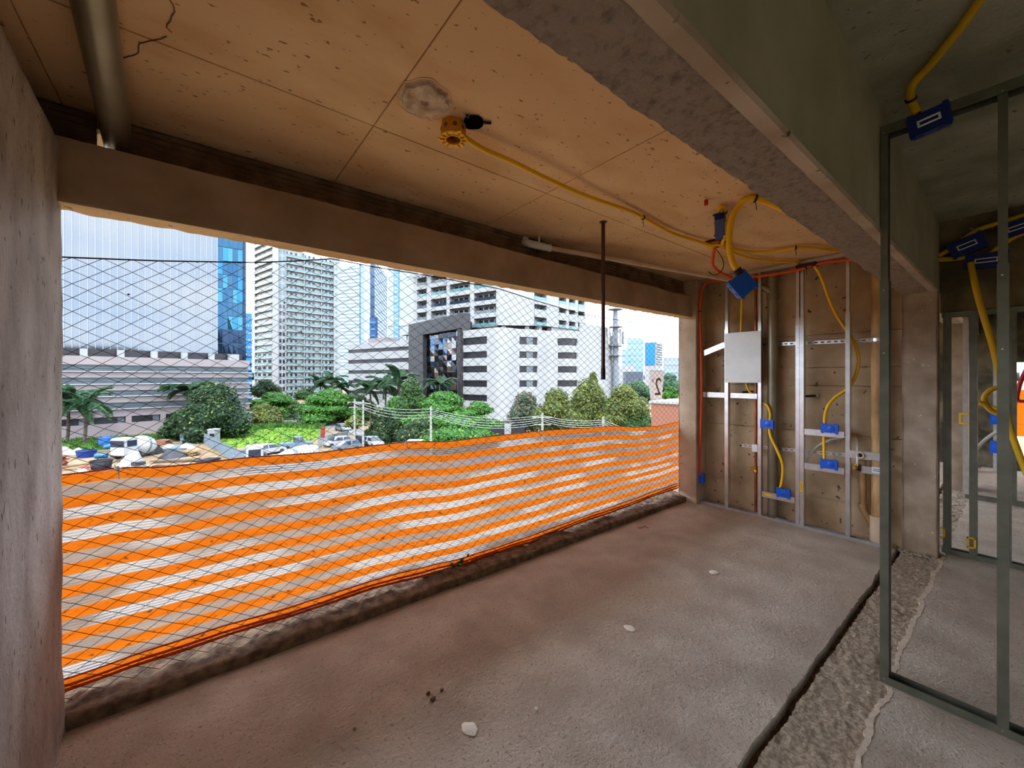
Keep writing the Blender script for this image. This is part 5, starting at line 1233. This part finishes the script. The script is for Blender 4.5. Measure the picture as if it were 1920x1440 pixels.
tree('tall mid green tree before the black portal', 771, 74, 42, 708, 832, 'mid', 3800, ls=.42, nb=12)
tree('broad bright green layered tree before the black portal', 832, 68, 62, 733, 800, 'bright', 4200, flat=True, ls=.4, nb=15)
tree('bright green tree ending at the gap before the curved front', 898, 70, 44, 752, 815, 'bright', 2800, flat=True, ls=.4, nb=11)
tree('low dark green tree under the bright layered trees', 858, 62, 80, 783, 838, 'bright', 3000, flat=True, ls=.38, nb=13)
tree('low dark green shrubs left of the concrete post', 790, 62, 46, 785, 840, 'dark', 1800, ls=.38)
tree('grey-green tree with orange blossom right of the gap', 985, 72, 44, 734, 812, 'grey', 2800, ls=.4, nb=11)
tree('yellow-green tree in front of the curved white front', 1044, 64, 48, 727, 815, 'olive', 3200, ls=.38, nb=11)
tree('taller yellow-green tree behind the hanging rod', 1102, 60, 46, 708, 815, 'olive', 3200, ls=.36, nb=12)
tree('slim leafy crown rising left of the hanging rod', 1112, 62, 15, 697, 760, 'olive', 900, ls=.34, nb=5)
tree('broad yellow-green tree right of the hanging rod', 1170, 56, 50, 720, 812, 'olive', 3400, ls=.34, nb=12)
tree('dark green tree filling the dip left of the hanging rod', 1072, 66, 40, 752, 818, 'mid', 2000)
tree('leafy green tree low between the two yellow-green crowns', 1132, 64, 40, 748, 818, 'mid', 2000)
tree('low green trees behind the net near the brick wall', 1196, 54, 34, 770, 815, 'mid', 1600, ls=.34)
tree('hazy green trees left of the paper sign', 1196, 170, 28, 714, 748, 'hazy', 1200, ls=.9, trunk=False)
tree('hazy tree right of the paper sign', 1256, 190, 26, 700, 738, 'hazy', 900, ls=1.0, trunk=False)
tree('bright small tree by the brick wall roof', 1256, 120, 15, 724, 748, 'bright', 700, ls=.6, trunk=False)
tree('dim green tree beyond the twin poles at the street end', 640, 120, 60, 752, 790, 'dark', 2000, ls=.6, nb=9)
tree('dark far shrubs along the left side of the street', 560, 100, 30, 775, 797, 'dark', 900, ls=.5)
def frond_mesh(L_, nL=22):
    mb = MB(); pts = [Vector((L_ * s, 0, L_ * (.55 * s - .95 * s * s))) for s in [i / nL for i in range(nL + 1)]]
    mb.tube(pts, .035, 4)
    for i in range(2, nL + 1):
        p = pts[i]; ll = L_ * .26 * math.sin(math.pi * (.12 + .85 * i / nL)) + .1
        for s in (-1, 1):
            d = Vector((.55, s * .8, -.35)).normalized() * ll; mb.add([p + Vector((-.05, 0, 0)), p + d * .5 + Vector((.09, 0, .02)), p + d, p + d * .5 - Vector((.07, 0, 0))], [(0, 1, 2, 3)])
    return mb
FR = None
def palm(label, u, t, vtop, crown_v, L_=3.2, n=13):
    global FR
    c0 = P2(u, t); zc = zz(vtop, t); T = thing('palm_tree', label, 'palm', (c0.x, c0.y, G))
    obj('trunk', MB().tube(cat([(c0.x, c0.y, G), (c0.x + .15, c0.y, (G + zc) / 2), (c0.x, c0.y, zc)], .8), .22, 8), bark, T)
    for k in range(n):
        if FR is None:
            FR = obj('frond', frond_mesh(1.0), LF['palm'], None, recalc=False); set_tone(FR, [U(.1, 1) for _ in FR.data.polygons]); o = FR
        else: o = FR.copy(); C.objects.link(o)
        o.name = 'frond'; o.parent = T; el = U(-.5, .75) if k % 3 else U(.3, 1.1)
        o.matrix_local = Matrix.Translation((0, 0, zc - G)) @ Matrix.Rotation(2.4 * k, 4, 'Z') @ Matrix.Rotation(-el, 4, 'Y') @ Matrix.Scale(L_ * U(.85, 1.15), 4)
palm('palm tree at the left edge before the pink-grey block', 126, 66, 748, 0, 4.2, 15)
palm('second palm from the left edge before the pink-grey block', 158, 64, 758, 0, 3.6, 13)
palm('palm crown peeping over the big dark tree', 352, 80, 733, 0, 3.8, 13)
palm('palm left of the street before the white apartment tower', 601, 132, 722, 0, 4.4)
palm('palm right of the first street palm, slightly taller', 622, 128, 716, 0, 4.2)
palm('palm below the striped glass tower', 640, 120, 727, 0, 3.8)
palm('palm left of the pair before the striped car park', 694, 100, 732, 0, 4.0)
palm('palm of the pair before the striped car park, left one', 722, 96, 722, 0, 4.4)
palm('palm of the pair before the striped car park, right one', 748, 92, 714, 0, 4.2)
palm('palm beside the black portal foot', 824, 92, 722, 0, 3.4)

# ================================================================= YARD
def fence_post(u0, v0, u1, v1): pass
cw = mat('car_white', E(226, 228, 230), .25, spec=.6); cs = mat('car_silver', E(176, 186, 200), .28, .5); cd = mat('car_dark', E(44, 48, 58), .3); cb = mat('car_blue', E(150, 180, 208), .3, .3); tyre = mat('tyre', (.02, .02, .022), .8)
def car(label, p, heading, m, L_=4.2, W=1.75, H=1.5, pickup=False, name='car'):
    """heading: direction of the nose in plan, radians"""
    T = thing(name, label, 'car', p); e = Vector((math.cos(heading), math.sin(heading), 0)); s = Vector((-e.y, e.x, 0)); z = Vector((0, 0, 1)); p = Vector(p)
    def pr(prof, w0, w1=None):
        mb = MB(); n = len(prof); w1 = w1 or [w0] * n
        vs = [p + e * x + z * h + s * -w1[i] for i, (x, h) in enumerate(prof)] + [p + e * x + z * h + s * w1[i] for i, (x, h) in enumerate(prof)]
        mb.add(vs, [tuple(range(n)), tuple(range(2 * n - 1, n - 1, -1))] + [(i, n + i, n + (i + 1) % n, (i + 1) % n) for i in range(n)]); return mb
    h = L_ / 2; w2 = W / 2
    body = [(-h, .35), (-h * .98, .85), (-h * .9, .95), (h * .45, .92), (h * .93, .74), (h, .5), (h * .97, .28), (-h * .95, .28)]
    obj('body', pr(body, w2), m, T, bevel=.05)
    if pickup: cab = [(-h * .15, .92), (-h * .12, H), (h * .25, H), (h * .5, .92)]
    else: cab = [(-h * .92, .92), (-h * .72, H * .97), (-h * .25, H), (h * .12, H * .97), (h * .52, .92)]
    n = len(cab); obj('windows', pr(cab, w2, [w2 * .93] + [w2 * .78] * (n - 2) + [w2 * .93]), M['winblue'], T)
    rf = [(x, hh) for x, hh in cab[1:-1]]; obj('roof', pr([(x * 1.02, hh + .02) for x, hh in rf] + [(x, hh - .06) for x, hh in rf[::-1]], w2 * .8), m, T)
    mb = MB(); mid = (cab[0][0] + cab[-1][0]) / 2
    for sd in (-1, 1): mb.bar(p + e * (mid - .1) + z * .9 + s * sd * w2 * .95, p + e * (mid - .15) + z * (H - .04) + s * sd * w2 * .79, .1, .06)
    obj('pillar', mb, m, T)
    for i in (-.62, .62):
        for sd in (-1, 1): obj('wheel', MB().lathe([(.1, 0), (.32, .01), (.33, .1), (.32, .2), (.1, .2)], p + e * h * i + s * (sd * w2 - .1) + z * .32, s, 14), tyre, T)
    return T
HD = math.atan2(RY, RX)                             # picture-right heading
def px_heading(u0, v0, u1, v1): a, b = gnd(u0, v0), gnd(u1, v1); return math.atan2(b.y - a.y, b.x - a.x)
car('silver hatchback parked side on above the orange net edge', gnd(650, 844), px_heading(672, 843, 626, 848), cs, 4.1)
car('white car mostly hidden behind the silver hatchback', gnd(634, 836), px_heading(650, 836, 615, 840), cw, 4.1)
car('light blue pickup truck behind the white mixer drum', gnd(556, 840), px_heading(535, 842, 575, 838), cb, 4.6, pickup=True, H=1.75)
car('white car parked by the sandy lot edge', gnd(505, 851), px_heading(490, 853, 520, 848), cw)
car('silver blue car at the left of the car group', gnd(470, 862), px_heading(455, 866, 490, 856), cs)
car('white van cab beside the silver blue car', gnd(477, 878), px_heading(470, 882, 482, 874), cw, 3.6, 1.8, 1.9)
car('silver car driving on the street below the trees', gnd(643, 808), px_heading(630, 806, 660, 813), cs)
car('dark blue car on the street beside the silver one', gnd(658, 803), px_heading(648, 800, 668, 806), cd, 4.4, H=1.7)
car('small silver car parked at the far bend of the street', gnd(562, 795), px_heading(550, 793, 575, 799), cs)
car('white car in the gap by the second utility pole', gnd(700, 836), px_heading(690, 834, 714, 840), cw)
car('dark motor vehicle beside the white car near the second pole', gnd(683, 834), px_heading(676, 832, 694, 836), cd, 3.8)
def mixer(label, p, axis, L_, r, m, name='mixer_drum', hdir=1, cab=True, off=0.0, prof=None):
    T = thing(name, label, 'mixer truck', p); p = Vector(p); a = Vector(axis).normalized(); c = p - a * L_ / 2
    obj('drum', MB().lathe(prof or [(.35 * r, 0), (.62 * r, .06 * L_), (.97 * r, .38 * L_), (r, .55 * L_), (.9 * r, .78 * L_), (.5 * r, .97 * L_), (.3 * r, L_)], c, a, 22), m, T, smooth=True)
    if not prof: obj('drum_band', MB().lathe([(r * 1.005, .50 * L_), (r * 1.03, .52 * L_), (r * 1.03, .56 * L_), (r * 1.005, .58 * L_)], c, a, 22, close=False), M['louv'], T)
    g = Vector((a.x, a.y, 0)).normalized(); s = Vector((-g.y, g.x, 0)); zc = G + 1.0
    obj('chassis', MB().obox((p.x, p.y, zc), g * (L_ * .62), s * .5, Vector((0, 0, .18))), tyre, T)
    q = p + g * hdir * (L_ * .5 + 1.3) + s * off
    if not cab: return T, c, a
    cb_ = MB(); cb_.obox((q.x, q.y, G + 1.9), g * .85, s * 1.15, Vector((0, 0, 1.15))); obj('cab', cb_, cw, T, bevel=.12)
    obj('windscreen', MB().obox((q.x, q.y, G + 2.35), g * .88, s * 1.0, Vector((0, 0, .42))).obox((q.x, q.y, G + 2.35), g * .6, s * 1.17, Vector((0, 0, .40))), M['winblue'], T)
    for k in (-.45, -.2, .35, .62):
        for sd in (-1, 1): w0 = p + g * hdir * L_ * k * 1.0; obj('wheel', MB().lathe([(.15, 0), (.5, .02), (.52, .18), (.5, .34), (.15, .34)], (w0.x + s.x * (sd * .95 - .17), w0.y + s.y * (sd * .95 - .17), G + .52), s, 14), tyre, T)
    return T, c, a
md = mat('drum_white', E(228, 230, 230), .4)
def up_at(u, v, t): return atT(u, v, t)
fd = Vector((DX, DY, 0)); rr_ = Vector((RX, RY, 0))
T, c_, a_ = mixer('white mixer drum with faded upside down numerals beside the parked cars', atT(552, 856, 49), rr_ * 1.0 + fd * .65 + Vector((0, 0, .30)), 5.6, 1.12, md, hdir=-1)
pn = mat('numeral_grey', E(90, 96, 110), .7)
mid = c_ + a_ * 2.9; vdir = (Vector((0, 0, CAMZ)) - mid); vdir = (vdir - a_ * vdir.dot(a_)).normalized()
for k, ch in enumerate('11-3147-4330'):                  # painted upside down, running right to left
    pos = mid + a_ * (2.0 - k * .36) + vdir * (1.135 - abs(2.0 - k * .36) * .035)
    text('numeral', ch, .55, pos, -a_, a_.cross(vdir), pn, T, .01)
mixer('white dome shaped mixer drum seen end on among the yard junk', atT(264, 836, 56), fd * 1 + rr_ * .12 + Vector((0, 0, -.28)), 3.6, 1.45, md, hdir=-1, off=-1.2)
mixer('white cone shaped mixer drum low in the yard, just above the net', atT(248, 866, 47), rr_ * .25 - fd * .1 + Vector((0, 0, .9)), 2.7, 1.5, md, cab=False, prof=[(1.2, 0), (1.5, .2), (1.45, .5), (1.1, 1.2), (.6, 2.2), (.42, 2.65), (.3, 2.7)])
# corrugated fence running to the right
cfm = mat('corrugated_zinc', E(170, 190, 206), .45, .3, col2=E(150, 172, 190), scale=2)
a, b = gnd(368, 822), gnd(470, 884); T = thing('corrugated_fence', 'pale corrugated metal fence running diagonally through the yard', 'fence', a)
nS = 16
for k in range(nS):
    p, q = a.lerp(b, k / nS), a.lerp(b, (k + 1) / nS); d = (q - p); nn = Vector((-d.y, d.x, 0)).normalized(); h_ = 1.75 + U(-.08, .08)
    fn = lambda s, t_: tuple(p + d * s * .99 + nn * .07 * math.sin(s * 6.283 * 4) + Vector((0, 0, h_ * t_)))
    obj('sheet', MB().grid(fn, 24, 1), cfm, T, smooth='all', recalc=False)
single('metal_shed', MB().box(*sum(((c - 1.6, c + 1.6) for c in gnd(361, 829)[:2]), ()), G, G + 1.5), cfm, 'low pale corrugated shed where the diagonal fence begins', 'shed')
def shed(name, label, u, v, w_, d_, h_, m, cat_, roof=None):
    p = gnd(u, v); T = thing(name, label, cat_, p); mb = MB(); mb.obox(p + Vector((0, 0, h_ / 2)), rr_ * w_ / 2, fd * d_ / 2, Vector((0, 0, h_ / 2))); obj('body', mb, m, T, bevel=.03); return T, p
gw = mat('grey_render', E(176, 180, 180), .8)
T, p = shed('white_box_building', 'grey windowless cube building beside the big dark tree', 458, 800, 4.5, 5, 3.2, gw, 'building'); obj('roof_edge', MB().obox(p + Vector((0, 0, 3.25)), rr_ * 2.35, fd * 2.6, Vector((0, 0, .08))), M['bwhite'], T)
T, p = shed('portable_toilet', 'grey portable cabin with dark doorway behind the corrugated fence', 401, 831, 1.25, 1.25, 2.2, gw, 'cabin'); obj('roof', MB().obox(p + Vector((0, 0, 2.3)), rr_ * .7, fd * .7, Vector((0, 0, .14))), M['bwhite'], T, bevel=.08); obj('doorway', MB().obox(p - fd * .63 + rr_ * .15 + Vector((0, 0, .95)), rr_ * .38, fd * .02, Vector((0, 0, .75))), M['winback'], T)
a, b, c = gnd(596, 838), gnd(614, 836), gnd(652, 828)
T = thing('concrete_wall', 'grey concrete boundary wall behind the silver hatchback', 'wall', a)
for p, q in ((a, b), (b, c)): obj('wall_panel', MB().bar(p + Vector((0, 0, .9)), q + Vector((0, 0, .9)), .25, 1.8), gw, T)
a, b, c = gnd(470, 800), gnd(540, 796), gnd(600, 800)
T = thing('low_wall', 'low pale wall behind the meadow', 'wall', a)
for p, q in ((a, b), (b, c)): obj('wall_panel', MB().bar(p + Vector((0, 0, .5)), q + Vector((0, 0, .5)), .25, 1.0), gw, T)
T = thing('road_barrier', 'white guard rail along the street by the second utility pole', 'barrier', gnd(690, 826))
obj('rail', MB().bar(gnd(655, 815) + Vector((0, 0, .6)), gnd(712, 832) + Vector((0, 0, .6)), .12, .4), M['bwhite'], T)
for k in range(6): q = gnd(655, 815).lerp(gnd(712, 832), k / 5); obj('post', MB().tube([q, q + Vector((0, 0, .8))], .08, 6), gw, T)
T = thing('petrol_pump', 'red and grey post with a red panel beside the concrete wall', 'post', gnd(605, 841)); p = gnd(605, 841)
obj('post', MB().tube([p, p + Vector((0, 0, 3.3))], .1, 8), gw, T); obj('panel', MB().obox(p + Vector((0, 0, 2.5)), rr_ * .28, fd * .1, Vector((0, 0, .85))), mat('red_sign', E(170, 40, 50), .6), T)
# lot posts
for k, (u, v) in enumerate(((443, 845), (462, 842), (478, 840), (505, 838), (525, 835), (545, 832), (563, 830), (582, 828))):
    p = gnd(u, v); o = obj('fence_post', MB().tube([p, p + Vector((0, 0, 1.4))], .05, 6), bark); tag(o, ('first', 'second', 'third', 'fourth', 'fifth', 'sixth', 'seventh', 'last')[k] + ' thin fence post from the left along the sandy edge of the meadow', 'post', 'fence posts along the meadow')
# blue water tanks and barrels
bl1 = mat('tank_blue', E(20, 110, 205), .45); bl2 = mat('tub_blue', E(24, 66, 160), .5); bl3 = mat('barrel_blue', E(24, 130, 205), .45); gr1 = mat('tank_green', E(28, 110, 84), .5)
def tank(name, label, u, v, r, h_, m, lid=True):
    p = gnd(u, v); T = thing(name, label, 'tank', p); obj('body', MB().lathe([(r * .86, 0), (r, h_ * .95), (r * .97, h_)], p, (0, 0, 1), 20), m, T, smooth=True)
    if lid: obj('lid', MB().lathe([(r * 1.04, h_), (r * 1.04, h_ + .08), (r * .55, h_ + .22), (r * .5, h_ + .3), (.05, h_ + .32)], p, (0, 0, 1), 20), m, T, smooth=True)
    else: obj('rim', MB().lathe([(r * .98, h_), (r * 1.06, h_), (r * 1.06, h_ + .1), (r * .98, h_ + .1)], p, (0, 0, 1), 20, close=False), m, T)
tank('water_tank', 'bright blue water tank by the grass strip', 199, 838, .95, 1.35, bl1); tank('water_tank', 'dark green tank behind the bright blue one', 214, 835, .62, 1.2, gr1); tank('water_tub', 'open dark blue tub at the left of the yard', 162, 857, 1.05, .85, bl2, False); tank('water_tub', 'black open tub at the front of the yard, left of the white cone', 190, 880, 1.0, 1.0, M['winback'], False)
for u, v, h_, lab in ((206, 846, .4, 'blue barrel lying tilted below the bright blue tank'), (190, 859, 0, 'long blue barrel lying left of the white cone'), (218, 858, .1, 'blue barrel lying just left of the white cone'), (226, 850, .1, 'blue barrel at the right end of the barrel heap')):
    p = gnd(u, v) + Vector((0, 0, .35 + h_)); d = (rr_ * U(.6, 1) + fd * U(-.6, .6) + Vector((0, 0, U(-.1, .3)))).normalized(); T = thing('barrel', lab, 'barrel', p)
    obj('body', MB().lathe([(.30, -.65), (.34, -.6), (.33, -.2), (.35, -.18), (.35, -.12), (.33, -.1), (.33, .3), (.35, .32), (.35, .38), (.33, .4), (.34, .6), (.30, .65)], p, d, 14), bl3, T, smooth=True); obj('bung', MB().lathe([(.06, .65), (.06, .7)], p + Vector((0, 0, .12)), d, 8), bl2, T)
p = gnd(239, 846); single('yellow_tarp', MB().lathe([(.9, 0), (.8, .3), (.45, .55), (.05, .65)], p, (0, 0, 1), 12), mat('tarp_yellow', E(236, 196, 60), .7), 'yellow tarpaulin heap beside the white dome drum', 'tarp', smooth=True)
def heap(name, label, u, v, r, h_, m, cat_):
    p = gnd(u, v)
    def fn(a, b): t = 6.2832 * a; q = (1 - b) * (1 + .3 * nz3(math.cos(t) * 2 + u, math.sin(t) * 2, v, 1)); return (p.x + r * q * math.cos(t), p.y + r * q * math.sin(t), G + h_ * math.sin(b * 1.57) * (1 + .3 * nz3(a * 7 % 7, b * 4, u, 1)))
    single(name, MB().grid(fn, 22, 7), m, label, cat_, smooth=True)
bagw = mat('bag_white', E(220, 216, 214), .8); bagb = mat('bag_blue', E(110, 150, 205), .7)
heap('rubble_bag', 'white rubble bag heap at the left edge of the yard', 118, 852, 1.5, 1.0, bagw, 'bag heap'); heap('rubble_bag', 'smaller white bag heap right of the left edge', 146, 850, 1.1, .7, bagw, 'bag heap')
heap('rubble_bag', 'white bag behind the timber near the dome drum', 318, 840, 1.0, .6, bagw, 'bag heap'); heap('plastic_sheet', 'pale blue plastic sheet bundle before the corrugated shed', 330, 842, 1.0, .55, bagb, 'bundle'); heap('rubble_bag', 'white bag heap before the corrugated shed', 350, 840, 1.3, .7, bagw, 'bag heap')
heap('dark_tarp', 'black tarpaulin over a pile right of the dome drum', 325, 857, 1.6, 1.1, mat('tarp_black', E(44, 48, 60), .6), 'tarp'); heap('dirt_heap', 'dirt heap beside the diagonal fence', 376, 848, 1.8, .8, M['ground'], 'heap'); heap('white_bag', 'small white bag on the planks near the fence', 352, 876, .8, .5, bagw, 'bag')
tim = mat('timber', E(196, 160, 110), .85, col2=E(150, 116, 78), scale=2); tim2 = mat('old_timber', E(150, 124, 100), .9, col2=E(110, 88, 70), scale=2); rust = mat('rusty_steel', E(120, 66, 46), .8)
def stack(name, label, u, v, L_, n, rows_, m, dirv=None, th=(.22, .09), cat_='timber stack', part='plank'):
    p = gnd(u, v); d = dirv or (rr_ * .95 + fd * U(-.3, .3)); d.normalize(); s = Vector((-d.y, d.x, 0)); T = thing(name, label, cat_, p)
    for r in range(rows_):
        for k in range(n):
            q = p + s * ((k - n / 2) * (th[0] + .04)) + Vector((0, 0, th[1] * (r + .6) * 1.15)) + d * U(-.3, .3); dd_ = (d + s * U(-.05, .05)).normalized()
            obj(part, MB().bar(q - dd_ * L_ / 2 * U(.85, 1), q + dd_ * L_ / 2, *th), m, T)
stack('timber_stack', 'stack of pale yellow boards before the corrugated shed', 345, 853, 4.6, 4, 6, tim)
stack('timber_stack', 'low stack of grey planks below the black tarpaulin', 330, 866, 5.0, 4, 3, tim2)
stack('pipe_bundle', 'bundle of dark grey pipes right of the dome drum', 318, 848, 4.6, 4, 3, M['louv'], th=(.16, .16), cat_='pipe bundle', part='pipe')
stack('rebar_bundle', 'rusty toothed steel bundle low in the yard', 318, 878, 4.4, 5, 2, rust, th=(.14, .14), cat_='steel bundle', part='bar')
stack('brick_stack', 'small stack of red bricks at the left edge of the yard', 112, 874, 1.1, 3, 7, mat('stack_brick', E(180, 100, 70), .85), th=(.25, .16), cat_='brick stack', part='brick')
stack('brick_stack', 'stack of brown pallets by the grass strip', 310, 833, 1.9, 2, 5, mat('pallet_brick', E(172, 116, 88), .85), th=(.5, .14), cat_='pallet stack', part='pallet')
for k, (u, v) in enumerate(((140, 880), (165, 884), (150, 872), (135, 892), (175, 892), (300, 884), (345, 884), (365, 864))):
    stack('loose_timber', ['loose planks at the front left of the yard, back bundle', 'loose planks below the blue tub', 'loose planks left of the black tub', 'loose planks at the very front left', 'loose planks just in front of the black tub', 'loose planks right of the white cone', 'loose planks at the foot of the rebar bundle', 'loose planks by the fence foot'][k], u, v, U(2, 3.4), 3, 2, (tim, tim2)[k % 2], dirv=rr_ * U(.3, 1) + fd * U(-1, 1), th=(.18, .06))
heap('white_sack', 'white and red sack near the front left of the yard', 152, 887, .8, .5, bagw, 'bag'); single('red_sheet', MB().obox(gnd(160, 884) + Vector((0, 0, .5)), rr_ * .5, fd * .25, Vector((0, 0, .05))), M['red'], 'red plastic sheet on the white sack at the front left', 'sheet')
for k, (u, v) in enumerate(((383, 884), (398, 880))):
    p = gnd(u, v); T = thing('slatted_crate', ['dark slatted crate left of the pair by the fence foot', 'dark slatted crate right of the pair by the fence foot'][k], 'crate', p)
    for r in range(5): obj('slat', MB().obox(p + Vector((0, 0, .2 + r * .26)), rr_ * .7, fd * .5, Vector((0, 0, .09))), M['louv'] if r % 2 else M['winback'], T)
# ---- utility poles with wires
pcol = mat('pole_concrete', E(196, 196, 190), .8)
def pole(label, u, t, vtop, arm=True):
    p = P2(u, t); zt = zz(vtop, t); T = thing('utility_pole', label, 'pole', (p.x, p.y, G)); obj('shaft', MB().tube([(p.x, p.y, G), (p.x, p.y, zt)], .17, 8, rf=lambda i, r: r * (1 if i == 0 else .75)), pcol, T)
    if arm: obj('crossarm', MB().bar(Vector((p.x, p.y, zt - .5)) - rr_ * 1.1, Vector((p.x, p.y, zt - .5)) + rr_ * 1.1, .12, .12), pcol, T); obj('crossarm', MB().bar(Vector((p.x, p.y, zt - 1.3)) - rr_ * .9, Vector((p.x, p.y, zt - 1.3)) + rr_ * .9, .1, .1), pcol, T)
    return Vector((p.x, p.y, zt))
pA = pole('left of the twin white utility poles by the street', 665, 62, 748); pB = pole('right of the twin white utility poles by the street', 681, 58, 750)
pC = pole('white concrete pole before the bright layered trees', 808, 50, 762, False); pD = pole('utility pole with crossarm left of the hanging rod', 1017, 44, 774); pE = pole('short pole top below the hanging rod', 1131, 40, 782, False)
wm = mat('wire_grey', E(196, 204, 204), .6)
def wires(label, a, b, n, sag, spread=.35):
    T = thing('power_cables', label, 'cable', a)
    for k in range(n):
        o = Vector((0, 0, -.3 - k * spread)); pts = [a.lerp(b, i / 14) + o + Vector((0, 0, -sag * 4 * (i / 14) * (1 - i / 14) * (1 + .1 * k))) for i in range(15)]
        obj('cable', MB().tube(pts, .028, 4), wm, T)
wires('cables between the twin utility poles', pA, pB, 3, .15); wires('sagging cables from the twin poles to the white concrete pole', pB, pC, 4, .5); wires('sagging cables over the gap to the crossarm pole', pC, pD, 5, .7, .22); wires('cables from the crossarm pole to the short pole', pD, pE, 4, .3, .2)
pF = atT(1300, 800, 36); wires('cables from the short pole towards the pier', pE, pF, 5, .7, .18)
gp = P2(952, 60); T = thing('concrete_gate', 'grey concrete gate post with dark gaps behind the trees', 'gate', (gp.x, gp.y, G))
obj('post', MB().obox((gp.x, gp.y, G + 2.0), rr_ * .5, fd * .4, Vector((0, 0, 2.0))), gw, T); obj('dark_panel', MB().obox((gp.x, gp.y, G + 1.8), rr_ * 2.6, fd * .1, Vector((0, 0, 1.8))), M['winback'], T)
T = thing('canopy_roof', 'white sloping canopy edge just above the orange net by the trees', 'canopy', gnd(775, 845)); p = atT(776, 829, 50)
obj('roof', MB().bar(atT(752, 834, 50), atT(765, 826, 50), 1.2, .15, up=(0, 0, 1)).bar(atT(765, 826, 50), atT(792, 826, 50), 1.2, .15, up=(0, 0, 1)), M['bwhite'], T); obj('post', MB().tube([atT(770, 828, 50), Vector((atT(770, 828, 50).x, atT(770, 828, 50).y, G))], .08, 6), gw, T)
